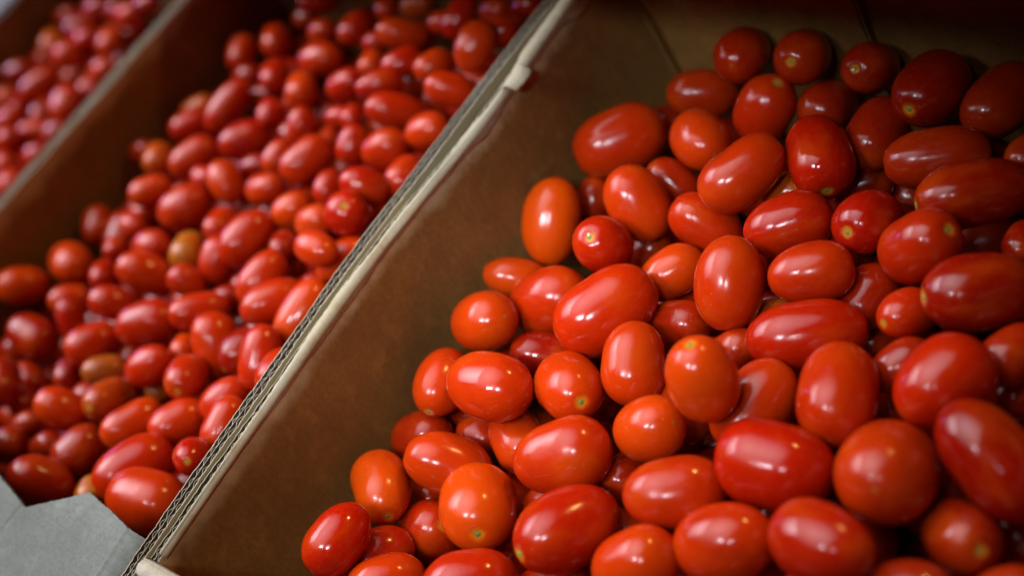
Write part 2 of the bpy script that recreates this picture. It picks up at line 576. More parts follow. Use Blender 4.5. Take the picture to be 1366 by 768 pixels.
# --- middle box
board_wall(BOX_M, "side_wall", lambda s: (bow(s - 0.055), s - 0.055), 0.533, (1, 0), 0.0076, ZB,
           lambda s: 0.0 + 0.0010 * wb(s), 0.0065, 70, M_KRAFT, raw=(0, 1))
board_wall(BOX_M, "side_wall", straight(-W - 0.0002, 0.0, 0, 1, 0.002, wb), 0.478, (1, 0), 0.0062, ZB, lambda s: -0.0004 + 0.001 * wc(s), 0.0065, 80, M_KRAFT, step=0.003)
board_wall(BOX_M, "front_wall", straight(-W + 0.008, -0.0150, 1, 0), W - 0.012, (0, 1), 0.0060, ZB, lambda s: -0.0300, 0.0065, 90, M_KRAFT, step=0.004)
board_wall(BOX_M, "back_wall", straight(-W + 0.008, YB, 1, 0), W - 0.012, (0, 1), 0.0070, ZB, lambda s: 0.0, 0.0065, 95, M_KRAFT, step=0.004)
bf = Sheets()
bf.prism([(-W + 0.010, YB + 0.004, 0.0020), (-0.008, YB + 0.004, 0.0020), (-0.008, 0.405, 0.0420), (-W + 0.010, 0.405, 0.0420)], (0, 0.003, 0.0045))
bf.build("shade_flap", M_KRAFT, BOX_M)  # added out of view to darken the middle box's back rows
bf = Sheets()
bf.prism([(-0.170, YB + 0.010, 0.0080), (-0.006, YB + 0.010, 0.0080), (-0.006, 0.368, 0.0640), (-0.170, 0.368, 0.0640)], (0, 0.003, 0.0045))
bf.build("shade_flap", M_KRAFT, BOX_M)  # second unseen flap, added to stop light passing over the divider
bottom_panel(BOX_M, -W + 0.008, -0.006, -0.008, YB - 0.001)

# pale outward flap with a zigzag cut edge; its right side bends down along the divider
ZIG = [(-0.300, 0.030), (-0.2300, 0.026), (-0.190, 0.0050), (-0.1509, -0.0010), (-0.1145, -0.0068), (-0.0685, 0.0179), (-0.0200, 0.0112), (0.0100, 0.0105)]


def zig(x):
    for (xa, ya), (xb, yb) in zip(ZIG, ZIG[1:]):
        if x <= xb:
            return ya + (yb - ya) * (x - xa) / (xb - xa)
    return ZIG[-1][1]


zn = noise1(123)


def flap_z(x, y):
    z = -0.0030 + 0.10 * (y - 0.010) + 0.0007 * zn(x * 0.7) + 0.0005 * zn(y * 0.8 + 2)
    if x > -0.0195:
        t = (x + 0.0195) / 0.0165
        z -= 0.0125 * t * t
    z += 0.0009 * math.exp(-((x + 0.0205 + 0.0015 * zn(y * 0.3)) / 0.0016) ** 2)
    z -= 0.0008 * math.exp(-((x + 0.118 - 0.25 * y) / 0.0012) ** 2)
    return z


class Flap(Sheets):
    def layer(self, zoff, thick, rag, x0=-0.300, x1=-0.0040, stepx=0.0011, y_out=-0.125):
        b = len(self.v)
        n = int((x1 - x0) / stepx)
        rows = 14
        for i in range(n):
            x = x0 + stepx * i
            yin = zig(x) + rag * zn(x * 2.2)
            for k in range(rows):
                y = yin + (y_out - yin) * (k / (rows - 1)) ** 1.5
                z = flap_z(x, y) + zoff(x)
                self.v.append((x, y, z))
                self.v.append((x, y, z - thick))
        R2 = rows * 2
        for i in range(n - 1):
            a, c = b + i * R2, b + (i + 1) * R2
            for k in range(rows - 1):
                self.f.append((a + 2 * k, c + 2 * k, c + 2 * k + 2, a + 2 * k + 2))
                self.f.append((a + 2 * k + 1, a + 2 * k + 3, c + 2 * k + 3, c + 2 * k + 1))
            self.f.append((a, a + 1, c + 1, c))
            e = 2 * (rows - 1)
            self.f.append((a + e, c + e, c + e + 1, a + e + 1))
        for a in (b, b + (n - 1) * R2):
            for k in range(rows - 1):
                self.f.append((a + 2 * k, a + 2 * k + 2, a + 2 * k + 3, a + 2 * k + 1))


fl = Flap()
fl.layer(lambda x: 0.0, 0.0006, 0.0018)
fl.layer(lambda x: -0.0034, 0.0006, 0.0014)
flap = fl.build("outer_flap", M_PALE, BOX_M)
fw = Flap()
fw.layer(lambda x: -0.0019 + 0.0011 * math.sin(6.283 * x / 0.0065), 0.0004, 0.0009)
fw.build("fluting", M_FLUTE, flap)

# --- farthest box
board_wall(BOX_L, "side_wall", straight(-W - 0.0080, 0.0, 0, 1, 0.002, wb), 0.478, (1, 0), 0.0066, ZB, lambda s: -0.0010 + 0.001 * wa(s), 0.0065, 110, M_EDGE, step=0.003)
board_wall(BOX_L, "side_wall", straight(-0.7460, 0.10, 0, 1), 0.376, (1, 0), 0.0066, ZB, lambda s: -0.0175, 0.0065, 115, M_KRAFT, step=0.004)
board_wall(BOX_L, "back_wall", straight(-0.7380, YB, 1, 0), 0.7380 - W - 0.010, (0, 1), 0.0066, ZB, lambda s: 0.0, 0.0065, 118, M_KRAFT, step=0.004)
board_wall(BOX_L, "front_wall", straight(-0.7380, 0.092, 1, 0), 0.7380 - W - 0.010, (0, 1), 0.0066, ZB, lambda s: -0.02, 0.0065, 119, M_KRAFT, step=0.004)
bottom_panel(BOX_L, -0.738, -W - 0.010, 0.10, YB - 0.001)
lf = Sheets()
lf.prism([(-0.860, 0.10, -0.0300), (-0.7480, 0.10, -0.0200), (-0.7480, 0.476, -0.0200), (-0.860, 0.476, -0.0300)], (0, 0, 0.004))
lf.build("outer_flap", M_PALE, BOX_L)



# ------------------------------------------------------------------ tomatoes
def make_tomato_mesh(k, nu=40, nv=26):
    r = random.Random(100 + k)
    e = r.uniform(2.0, 2.32)
    egg = r.uniform(-0.15, 0.13)
    waist = r.uniform(0.0, 0.05)
    lobes = [(r.choice((2, 3)), r.uniform(0.0, 0.022), r.uniform(0, 6.28)), (4, r.uniform(0, 0.008), r.uniform(0, 6.28))]
    bend = r.uniform(-0.06, 0.06)
    flat = r.uniform(-0.02, 0.03)
    dimple = r.uniform(0.035, 0.06)
    V, F = [], []

    def pt(th, ph):
        ct, st = math.cos(th), math.sin(th)
        rr = (abs(ct) ** e + abs(st) ** e) ** (-1 / e)
        z, q = rr * ct, rr * st
        q *= 1 + egg * z - waist * math.exp(-(z / 0.35) ** 2) + waist * 0.6
        if z > 0:
            z -= dimple * math.exp(-(q / 0.17) ** 2)
        for n_, a_, p_ in lobes:
            q *= 1 + a_ * math.cos(n_ * ph + p_) * (0.4 + 0.6 * z * z)
        x = q * math.cos(ph) * (1 + flat) + bend * (z * z - 0.4)
        y = q * math.sin(ph) * (1 - flat)
        return (x, y, z)
    dents = []
    for _ in range(7):
        a, h = r.uniform(0, 6.283), r.uniform(-0.8, 0.8)
        q_ = math.sqrt(1 - h * h)
        dents.append((Vector((q_ * math.cos(a), q_ * math.sin(a), h)), r.uniform(0.35, 0.7), r.uniform(-0.035, 0.025)))
    pt0 = pt

    def pt(th, ph):
        v = Vector(pt0(th, ph))
        n_ = v.normalized()
        k_ = 1.0
        for c_, w_, d_ in dents:
            k_ += d_ * math.exp(-((n_ - c_).length / w_) ** 2)
        return (v.x * k_, v.y * k_, v.z * (1 + (k_ - 1) * 0.5))
    V.append(pt(0.0, 0.0))
    for i in range(1, nv):
        u = i / nv
        th = math.pi * (u - 0.055 * math.sin(2 * math.pi * u))
        for j in range(nu):
            V.append(pt(th, 2 * math.pi * j / nu))
    V.append(pt(math.pi, 0.0))
    last = len(V) - 1
    for j in range(nu):
        j2 = (j + 1) % nu
        F.append((0, 1 + j, 1 + j2))
        F.append((last, 1 + (nv - 2) * nu + j2, 1 + (nv - 2) * nu + j))
        for i in range(nv - 2):
            a = 1 + i * nu
            F.append((a + j, a + nu + j, a + nu + j2, a + j2))
    return V, F, V[0]


TOM, SCAR = [], []
for k in range(10):
    V, F, top = make_tomato_mesh(k)
    me = bpy.data.meshes.new("plum_tomato")
    me.from_pydata(V, [], F)
    me.materials.append(M_TOM)
    for f_ in me.polygons:
        f_.use_smooth = True
    TOM.append(me)
    # stem scar: a little five-lobed plug sitting in the dimple
    r = random.Random(500 + k)
    sv, sf = [(top[0], top[1], top[2] + 0.016)], []
    ns = 20
    for ring, (rad, h) in enumerate(((0.030, 0.020), (0.062, 0.014), (0.080, -0.004))):
        for j in range(ns):
            a = 2 * math.pi * j / ns
            w = rad * (1 + (0.28 * math.cos(5 * a + k) if ring else 0) + r.uniform(-.06, .06))
            sv.append((top[0] + w * math.cos(a), top[1] + w * math.sin(a), top[2] + h + 0.06 * max(0, w - 0.05)))
    for j in range(ns):
        j2 = (j + 1) % ns
        sf.append((0, 1 + j, 1 + j2))
        for q in range(2):
            a = 1 + q * ns
            sf.append((a + j, a + ns + j, a + ns + j2, a + j2))
    ms = bpy.data.meshes.new("stem_scar")
    ms.from_pydata(sv, [], sf)
    ms.materials.append(M_SCAR)
    for f_ in ms.polygons:
        f_.use_smooth = True
    SCAR.append(ms)

TONE = {'r': (0.47, 0.0165, 0.0008), 'o': (0.54, 0.034, 0.001), 'd': (0.31, 0.010, 0.0008), 'y': (0.47, 0.070, 0.004), 'g': (0.38, 0.10, 0.008)}  # 'd' is red fruit with the heap's shade put into its colour
GROUPS = ("plum tomatoes heaped in the front box", "plum tomatoes heaped in the middle box", "plum tomatoes heaped in the farthest box")


def place_tomato(x, y, z, ax, ay, az, b, asp, tone, stem, label, group):
    k = rnd.randrange(len(TOM))
    o = bpy.data.objects.new("plum_tomato", TOM[k])
    q = Vector((ax, ay, az)).to_track_quat('Z', 'Y') @ Quaternion((0, 0, 1), rnd.uniform(0, 6.283))
    o.rotation_mode = 'QUATERNION'
    o.rotation_quaternion = q
    o.location = (x * MM, y * MM, z * MM)
    o.scale = (b * MM, b * MM, b * asp * MM)
    c = TONE[tone]
    j = rnd.uniform(-1, 1)
    o.color = (c[0] * (1 + .10 * j), c[1] * (1 + .25 * j), c[2], 1)
    COL.objects.link(o)
    tag(o, label, "tomato", group)
    if stem:
        s_ = bpy.data.objects.new("stem_scar", SCAR[k])
        COL.objects.link(s_)
        s_.parent = o
    return o


# box, position (mm), long axis towards the stem end, radius (mm), length ratio, colour tone, stem scar in view, label
TOMATOES = [
    (0, 105.7, 432.9, -63.7, -0.31, 0.825, -0.472, 16.71, 1.32, 'd', 0, 'leftmost tomato of the top back row in front box, brownish red'),
    (0, 148.0, 434.2, -63.0, 0.248, -0.774, 0.582, 16.11, 1.294, 'd', 1, 'dark red tomato showing its stem scar, second from left in first row down, front box'),
    (0, 189.2, 435.3, -69.8, 0.098, -0.714, 0.693, 14.78, 1.348, 'd', 1, 'dark red tomato showing its stem scar, rightmost in first row down, front box'),
    (0, 233.6, 420.9, -66.9, 0.037, -0.945, 0.325, 18.86, 1.381, 'd', 1, 'large dark red tomato at back right, yellow-ringed stem scar facing the viewer'),
    (0, 269.0, 424.2, -76.1, 0.202, 0.964, -0.175, 17.24, 1.417, 'd', 0, 'dark red tomato, rightmost in second row down, front box'),
    (0, 72.7, 420.2, -86.8, -0.797, -0.475, 0.373, 15.98, 1.441, 'd', 0, 'small long dark red tomato, leftmost in second row down, front box'),
    (0, 132.6, 403.4, -77.2, 0.578, 0.245, 0.779, 17.61, 1.365, 'r', 1, 'round red tomato showing its stem scar, second from left in second row down, front box'),
    (0, 106.3, 372.0, -73.0, -0.829, 0.544, -0.13, 17.26, 1.332, 'r', 0, 'round red tomato, third from left in third row down, front box'),
    (0, 164.8, 418.1, -86.2, -0.05, 0.874, -0.484, 15.62, 1.321, 'd', 0, 'round dark red tomato, third from left in second row down, front box'),
    (0, 208.3, 397.4, -80.4, -0.074, 0.996, -0.046, 16.04, 1.397, 'd', 0, 'dark red tomato, seventh from left in third row down, front box'),
    (0, 254.7, 378.4, -72.5, -0.863, -0.471, 0.181, 15.86, 1.707, 'd', 0, 'long dark red tomato, eighth from left in third row down, front box'),
    (0, 284.9, 358.9, -72.3, -0.726, -0.626, 0.285, 17.09, 1.804, 'd', 1, 'long dark red tomato showing its stem scar, rightmost in fourth row down, front box'),
    (0, 294.8, 397.9, -85.2, 0.131, 0.882, -0.454, 12.16, 1.442, 'd', 0, 'small dark red tomato, rightmost in third row down, front box'),
    (0, 193.1, 365.2, -66.5, 0.58, -0.802, -0.145, 18.26, 1.374, 'r', 1, 'red tomato showing its stem scar, sixth from left in third row down, front box'),
    (0, 161.4, 339.8, -57.1, 0.543, 0.824, 0.16, 17.2, 1.548, 'r', 0, 'long red tomato, fifth from left in third row down, front box'),
    (0, 46.4, 365.7, -75.3, -0.666, -0.734, 0.13, 20.93, 1.422, 'r', 0, 'red tomato lying alone high against the divider, near the back corner of front box'),
    (0, 97.7, 315.6, -67.6, 0.52, -0.37, -0.77, 17.75, 1.341, 'r', 0, 'red tomato, third from left in fourth row down, front box'),
    (0, 94.6, 346.9, -85.7, 0.667, -0.134, -0.733, 13.4, 1.333, 'd', 0, 'small dark red tomato, fourth from left in fourth row down, front box'),
    (0, 36.0, 334.0, -95.2, -0.063, 0.785, 0.616, 10.81, 1.391, 'd', 0, 'small dark red tomato, second from left in fourth row down, front box'),
    (0, 38.2, 297.0, -74.7, 0.062, -0.802, -0.594, 18.18, 1.5, 'o', 0, 'tall orange-red tomato standing upright against the brown divider wall, front box'),
    (0, 99.2, 279.8, -62.6, 0.282, -0.399, 0.873, 16.09, 1.44, 'r', 1, 'red tomato showing its stem scar, second from left in fifth row down, front box'),
    (0, 139.1, 317.9, -79.6, 0.754, 0.004, -0.657, 15.18, 1.444, 'r', 0, 'long red tomato, fifth from left in fourth row down, front box'),
    (0, 200.0, 316.5, -65.9, -0.745, -0.657, 0.114, 16.52, 1.452, 'r', 0, 'long red tomato, eighth from left in fourth row down, front box'),
    (0, 240.3, 330.0, -69.3, 0.01, -0.824, 0.566, 16.03, 1.37, 'r', 1, 'red tomato showing its stem scar, tenth from left in fourth row down, front box'),
    (0, 275.0, 317.7, -66.9, 0.779, 0.123, 0.614, 17.16, 1.34, 'r', 1, 'red tomato showing its stem scar, ninth from left in fifth row down, front box'),
    (0, 311.0, 302.0, -73.2, -0.664, -0.601, 0.445, 18.93, 1.481, 'd', 1, 'large long dark red tomato showing its stem scar, rightmost in sixth row down, front box'),
    (0, 138.4, 280.8, -78.6, 0.614, 0.787, -0.052, 14.09, 1.441, 'o', 0, 'small long orange-red tomato, fourth from left in fifth row down, front box'),
    (0, 191.4, 270.8, -60.3, 0.113, -0.8, -0.589, 18.31, 1.368, 'r', 0, 'red tomato standing on end right of the centre, broad pink sheen, front box'),
    (0, 229.6, 288.6, -63.6, 0.798, 0.566, -0.205, 15.78, 1.381, 'r', 0, 'red tomato, seventh from left in fifth row down, front box'),
    (0, 249.5, 295.9, -88.0, 0.139, 0.984, 0.109, 13.99, 1.356, 'd', 0, 'dark red tomato, seventh from left in sixth row down, front box'),
    (0, 278.3, 286.7, -79.8, -0.26, -0.829, 0.496, 12.32, 1.302, 'r', 1, 'small red tomato showing its stem scar, eighth from left in sixth row down, front box'),
    (0, 126.2, 239.8, -63.2, 0.523, 0.852, -0.013, 20.68, 1.471, 'r', 0, 'big oblong red tomato lying diagonally on top at the centre of the picture'),
    (0, 72.9, 244.5, -76.3, -0.906, -0.374, -0.197, 19.41, 1.329, 'r', 0, 'red tomato, second from left in sixth row down, front box'),
    (0, 37.6, 255.3, -78.2, 0.729, 0.387, -0.565, 12.54, 1.679, 'o', 0, 'small long orange-red tomato, leftmost in fifth row down, front box'),
    (0, 51.9, 213.7, -62.9, -0.915, -0.09, -0.394, 17.57, 1.336, 'o', 0, 'round orange-red tomato touching the divider wall midway along, front box'),
    (0, 160.6, 214.9, -66.4, -0.267, 0.853, 0.449, 17.09, 1.324, 'o', 0, 'orange-red tomato, third from left in seventh row down, front box'),
    (0, 155.9, 255.0, -85.9, -0.981, -0.115, -0.158, 13.37, 1.388, 'd', 0, 'small dark red tomato, fourth from left in sixth row down, front box'),
    (0, 223.9, 203.1, -39.9, 0.028, 0.196, 0.98, 17.09, 1.357, 'o', 1, 'orange-red tomato showing its stem scar, seventh from left in eighth row down, front box'),
    (0, 239.1, 258.6, -73.3, 0.804, 0.547, -0.235, 17.37, 1.745, 'r', 0, 'longest red tomato in front box, lying level right of centre'),
    (0, 204.8, 271.5, -88.0, -0.825, -0.515, -0.234, 10.93, 1.331, 'y', 0, 'small orange tomato, sixth from left in sixth row down, front box'),
    (0, 199.4, 244.8, -83.2, -0.806, -0.182, -0.563, 11.95, 1.38, 'd', 0, 'small dark red tomato, fourth from left in seventh row down, front box'),
    (0, 273.2, 229.2, -69.1, -0.34, 0.937, -0.077, 18.85, 1.401, 'r', 0, 'large red tomato, ninth from left in eighth row down, front box'),
    (0, 318.7, 247.6, -68.0, 0.477, 0.876, -0.067, 19.09, 1.278, 'r', 0, 'large red tomato, twelfth from left in eighth row down, front box'),
    (0, 286.4, 260.6, -84.4, 0.589, 0.8, 0.116, 11.74, 1.394, 'd', 0, 'small dark red tomato, seventh from left in seventh row down, front box'),
    (0, 335.2, 278.5, -82.2, 0.367, 0.921, -0.127, 12.57, 1.347, 'd', 0, 'dark red tomato, rightmost in seventh row down, front box'),
    (0, 232.8, 214.0, -74.7, -0.304, -0.922, -0.241, 17.82, 1.429, 'r', 0, 'long red tomato, eighth from left in eighth row down, front box'),
    (0, 263.1, 184.7, -68.1, -0.986, -0.097, 0.134, 21.32, 1.311, 'r', 0, 'large red tomato, eleventh from left in ninth row down, front box'),
    (0, 311.8, 199.7, -72.7, -0.33, 0.635, -0.698, 22.59, 1.351, 'r', 0, 'biggest round red tomato, lower right of front box'),
    (0, 353.7, 218.5, -71.1, -0.764, 0.361, 0.535, 18.7, 1.61, 'd', 0, 'very large dark red oblong tomato leaning in from the right edge, front box'),
    (0, 335.5, 271.4, -105.3, 0.115, 0.804, -0.583, 11.78, 1.296, 'd', 0, 'small round dark red tomato, rightmost in eighth row down, front box'),
    (0, 346.7, 188.8, -91.1, 0.714, -0.406, 0.57, 15.72, 1.361, 'd', 1, 'round dark red tomato with stem scar, eighth from left in eleventh row, front box'),
    (0, 306.5, 153.5, -60.9, -0.991, 0.083, -0.106, 17.84, 1.358, 'r', 0, 'large red tomato, sixth from left in eleventh row down, front box'),
    (0, 258.9, 141.4, -69.5, -0.892, -0.427, -0.148, 18.22, 1.345, 'o', 0, 'large orange-red tomato, fifth from left in eleventh row down, front box'),
    (0, 341.7, 151.7, -81.2, -0.94, -0.308, -0.148, 15.59, 1.308, 'd', 0, 'dark red tomato, ninth from left in twelfth row down, front box'),
    (0, 377.4, 167.7, -88.4, -0.797, -0.244, -0.553, 13.98, 1.34, 'd', 0, 'dark red tomato, rightmost in twelfth row down, front box'),
    (0, 222.8, 155.7, -67.9, 0.741, 0.593, -0.314, 17.68, 1.4, 'r', 0, 'red tomato, seventh from left in tenth row down, front box'),
    (0, 190.9, 182.8, -66.5, -0.868, -0.102, -0.486, 16.67, 1.305, 'o', 0, 'round orange-red tomato, eighth from left in ninth row down, front box'),
    (0, 223.2, 116.9, -69.4, -0.796, -0.521, -0.309, 16.96, 1.292, 'o', 0, 'orange-red tomato, sixth from left in twelfth row down, front box'),
    (0, 180.6, 118.9, -66.0, -0.22, -0.857, 0.466, 20.62, 1.386, 'r', 1, 'large tapered red tomato lying on top, bottom centre of front box'),
    (0, 154.6, 153.0, -64.3, -0.841, -0.539, -0.048, 19.27, 1.371, 'r', 0, 'red tomato, sixth from left in ninth row down, front box'),
    (0, 130.7, 191.5, -67.9, 0.843, -0.393, 0.368, 18.21, 1.305, 'o', 1, 'round orange-red tomato showing its stem scar, fourth from left in eighth row down, front box'),
    (0, 90.7, 174.4, -56.7, -0.998, -0.058, 0.012, 18.98, 1.419, 'o', 0, 'orange-red tomato, third from left in eighth row down, front box'),
    (0, 46.1, 172.2, -67.3, 0.306, -0.95, 0.058, 15.27, 1.417, 'r', 1, 'red tomato showing its stem scar, leftmost in eighth row down, front box'),
    (0, 83.7, 215.3, -86.9, -0.746, -0.406, 0.528, 13.61, 1.5, 'd', 0, 'small long dark red tomato, second from left in seventh row down, front box'),
    (0, 100.6, 162.9, -88.6, -0.866, 0.483, 0.127, 15.54, 1.396, 'r', 0, 'red tomato, fourth from left in ninth row down, front box'),
    (0, 69.7, 159.0, -93.1, -0.944, -0.11, 0.31, 11.39, 1.26, 'd', 0, 'small dark red tomato, third from left in ninth row down, front box'),
    (0, 38.9, 144.0, -85.6, -0.93, -0.317, -0.187, 14.98, 1.374, 'd', 0, 'dark red tomato, leftmost in ninth row down, front box'),
    (0, 79.7, 130.5, -75.2, -0.723, -0.27, 0.636, 17.45, 1.442, 'o', 0, 'long orange-red tomato, second from left in ninth row down, front box'),
    (0, 47.0, 104.1, -74.0, 0.81, -0.585, 0.046, 16.51, 1.413, 'o', 1, 'orange-red tomato upright by the divider, stem scar at its lower end'),
    (0, 119.5, 113.8, -70.5, 0.706, -0.61, 0.36, 20.06, 1.305, 'o', 1, 'bright orange tomato with stem scar facing down, low in front box'),
    (0, 69.0, 99.5, -102.2, 0.81, 0.141, 0.57, 18.19, 1.362, 'r', 1, 'round red tomato showing its stem scar, second from left in eleventh row down, front box'),
    (0, 65.9, 63.6, -51.5, -0.133, -0.989, -0.057, 15.58, 1.375, 'r', 0, 'red tomato nearest the divider at the bottom of front box'),
    (0, 68.0, 70.2, -80.9, 0.413, 0.879, -0.239, 15.22, 1.421, 'r', 0, 'long red tomato, leftmost in twelfth row down, front box'),
    (0, 93.8, 58.2, -71.3, -0.558, -0.718, 0.415, 15.39, 1.4, 'o', 0, 'orange-red tomato, second from left in twelfth row down, front box'),
    (0, 149.4, 75.0, -63.5, 0.649, 0.624, -0.436, 16.75, 1.435, 'r', 0, 'long red tomato, third from left in twelfth row down, front box'),
    (0, 45.0, 119.1, -108.1, -0.999, -0.043, 0.008, 10.29, 1.362, 'o', 0, 'small orange-red tomato, second from left in tenth row down, front box'),
    (0, 199.4, 380.2, -104.3, 0.76, 0.648, -0.046, 13.43, 1.344, 'd', 0, 'small dark red tomato, ninth from left in fourth row down, front box'),
    (0, 170.7, 352.7, -85.5, -0.958, -0.125, -0.259, 11.3, 1.348, 'y', 0, 'small orange tomato, seventh from left in fourth row down, front box'),
    (0, 93.7, 305.5, -99.6, -0.902, -0.363, -0.235, 12.43, 1.347, 'd', 0, 'small dark red tomato, third from left in fifth row down, front box'),
    (0, 183.9, 304.6, -87.5, -0.192, 0.954, -0.232, 10.93, 1.408, 'd', 0, 'small dark red tomato, sixth from left in fifth row down, front box'),
    (0, 254.0, 282.5, -110.5, 0.119, 0.849, -0.515, 12.22, 1.301, 'd', 0, 'small dark red tomato, sixth from left in seventh row down, front box'),
    (0, 175.4, 164.5, -90.4, -0.171, 0.812, -0.558, 12.2, 1.397, 'd', 0, 'small dark red tomato, sixth from left in tenth row down, front box'),
    (0, 312.3, 342.9, -86.0, -0.081, 0.996, 0.036, 9.79, 1.305, 'd', 0, 'small dark red tomato, rightmost in fifth row down, front box'),
    (0, 301.0, 141.6, -91.5, -0.895, -0.438, -0.086, 15.14, 1.343, 'r', 0, 'red tomato, eighth from left in twelfth row down, front box'),
    (0, 172.4, 92.6, -92.7, -0.708, -0.679, 0.192, 16.61, 1.318, 'r', 0, 'red tomato, fifth from left in twelfth row down, front box'),
    (1, -369.2, 390.4, -55.2, -0.448, 0.893, 0.044, 12.44, 1.432, 'r', 0, 'red tomato, leftmost in third row down, middle box'),
    (1, -332.4, 404.9, -52.4, -0.688, 0.718, -0.105, 12.81, 1.388, 'o', 0, 'round orange-red tomato, leftmost in second row down, middle box'),
    (1, -292.1, 365.6, -49.6, -0.642, 0.714, -0.279, 12.3, 1.482, 'r', 0, 'round red tomato, second from left in third row down, middle box'),
    (1, -246.0, 354.5, -48.5, -0.632, 0.773, -0.049, 11.87, 1.392, 'o', 0, 'orange-red tomato, third from left in fourth row down, middle box'),
    (1, -252.0, 386.0, -48.7, -0.963, -0.268, 0.029, 13.78, 1.402, 'r', 0, 'red tomato, fifth from left in third row down, middle box'),
    (1, -278.9, 415.5, -49.6, -0.946, -0.137, -0.295, 10.33, 1.402, 'r', 0, 'small red tomato, second from left in second row down, middle box'),
    (1, -322.0, 434.4, -55.1, -0.975, -0.125, -0.181, 9.8, 1.33, 'd', 0, 'small round dark red tomato, leftmost in first row down, middle box'),
    (1, -297.1, 439.5, -40.2, -0.603, -0.574, 0.553, 9.58, 1.812, 'r', 0, 'small long red tomato, second from left in first row down, middle box'),
    (1, -237.7, 418.7, -46.4, 0.306, 0.951, 0.055, 11.48, 1.356, 'r', 0, 'red tomato, third from left in second row down, middle box'),
    (1, -200.6, 363.8, -48.0, -0.928, -0.234, -0.29, 11.54, 1.428, 'r', 0, 'red tomato, fourth from left in fourth row down, middle box'),
    (1, -318.0, 329.6, -48.7, 0.264, 0.94, 0.216, 13.53, 1.826, 'r', 0, 'long red tomato, third from left in fifth row down, middle box'),
    (1, -373.2, 330.1, -60.0, -0.678, -0.725, 0.126, 11.66, 1.34, 'y', 0, 'orange tomato, second from left in fifth row down, middle box'),
    (1, -217.6, 441.2, -43.6, -0.381, 0.896, 0.226, 9.12, 1.369, 'r', 0, 'small red tomato, third from left in first row down, middle box'),
    (1, -182.7, 442.4, -41.9, -0.886, -0.464, -0.0, 9.46, 1.359, 'y', 0, 'small orange tomato, fourth from left in first row down, middle box'),
    (1, -176.2, 414.0, -43.8, 0.649, 0.48, -0.59, 11.52, 1.714, 'r', 0, 'long red tomato, sixth from left in second row down, middle box'),
    (1, -214.8, 411.9, -54.1, -0.937, -0.084, -0.339, 9.07, 1.39, 'r', 0, 'small round red tomato, fifth from left in second row down, middle box'),
    (1, -197.7, 389.9, -53.0, -0.487, 0.849, -0.205, 9.44, 1.342, 'o', 0, 'small round orange-red tomato, eighth from left in third row down, middle box'),
    (1, -159.2, 389.9, -48.4, 0.603, 0.749, -0.275, 10.78, 1.5, 'r', 0, 'long red tomato, ninth from left in third row down, middle box'),
    (1, -157.5, 364.1, -43.4, 0.604, 0.719, -0.344, 10.1, 1.789, 'r', 0, 'long red tomato, fifth from left in fourth row down, middle box'),
    (1, -156.7, 435.6, -52.2, -0.96, -0.277, 0.03, 8.78, 1.352, 'r', 0, 'small red tomato, eighth from left in second row down, middle box'),
    (1, -134.7, 436.6, -46.3, -0.295, -0.864, -0.408, 10.77, 1.65, 'r', 0, 'long red tomato, fifth from left in first row down, middle box'),
    (1, -74.1, 394.2, -30.6, -0.239, -0.858, -0.455, 13.53, 1.37, 'r', 0, 'red tomato, ninth from left in second row down, middle box'),
    (1, -131.4, 393.3, -51.8, -0.538, -0.841, 0.054, 10.61, 1.4, 'r', 0, 'red tomato, rightmost in third row down, middle box'),
    (1, -87.7, 367.5, -45.2, 0.674, 0.385, -0.63, 11.64, 1.565, 'r', 0, 'long red tomato, eighth from left in fourth row down, middle box'),
    (1, -71.6, 421.8, -40.5, -0.215, 0.922, -0.323, 12.22, 1.372, 'd', 0, 'dark red tomato, rightmost in second row down, middle box'),
    (1, -102.4, 442.8, -45.0, -0.963, -0.077, -0.26, 10.01, 1.365, 'd', 0, 'dark red tomato, sixth from left in first row down, middle box'),
    (1, -69.5, 444.0, -40.6, -0.923, -0.169, -0.345, 9.74, 1.317, 'd', 0, 'dark red tomato, rightmost in first row down, middle box'),
    (1, -358.0, 310.2, -56.5, -0.48, -0.797, 0.367, 12.65, 1.429, 'r', 0, 'long red tomato, leftmost in fifth row down, middle box'),
    (1, -381.9, 273.6, -50.6, -0.938, -0.235, -0.256, 9.64, 1.405, 'd', 0, 'small round dark red tomato, leftmost in sixth row down, middle box'),
    (1, -347.1, 268.0, -47.1, -0.547, 0.835, -0.056, 11.73, 1.295, 'y', 0, 'orange tomato, second from left in sixth row down, middle box'),
    (1, -310.8, 277.7, -51.1, 0.4, 0.902, -0.162, 14.4, 1.44, 'r', 0, 'long red tomato, third from left in sixth row down, middle box'),
    (1, -264.2, 299.8, -48.8, -0.515, -0.77, 0.377, 14.6, 1.346, 'r', 0, 'red tomato, fourth from left in sixth row down, middle box'),
    (1, -263.6, 329.7, -51.6, -0.428, 0.899, -0.094, 10.8, 1.296, 'r', 0, 'red tomato, fourth from left in fifth row down, middle box'),
    (1, -245.9, 260.9, -48.5, -0.694, 0.477, 0.54, 13.13, 1.408, 'o', 0, 'orange-red tomato, third from left in seventh row down, middle box'),
    (1, -282.6, 263.2, -53.3, -0.996, 0.069, 0.051, 9.57, 1.342, 'r', 0, 'small round red tomato, second from left in seventh row down, middle box'),
    (1, -216.9, 292.6, -51.9, -0.254, -0.943, -0.216, 10.87, 1.35, 'r', 0, 'red tomato, fifth from left in sixth row down, middle box'),
    (1, -174.2, 290.0, -44.6, -0.393, -0.919, 0.002, 13.62, 1.5, 'r', 0, 'long red tomato, seventh from left in sixth row down, middle box'),
    (1, -219.9, 323.5, -51.8, 0.068, 0.852, 0.519, 10.46, 1.368, 'r', 0, 'red tomato, fifth from left in fifth row down, middle box'),
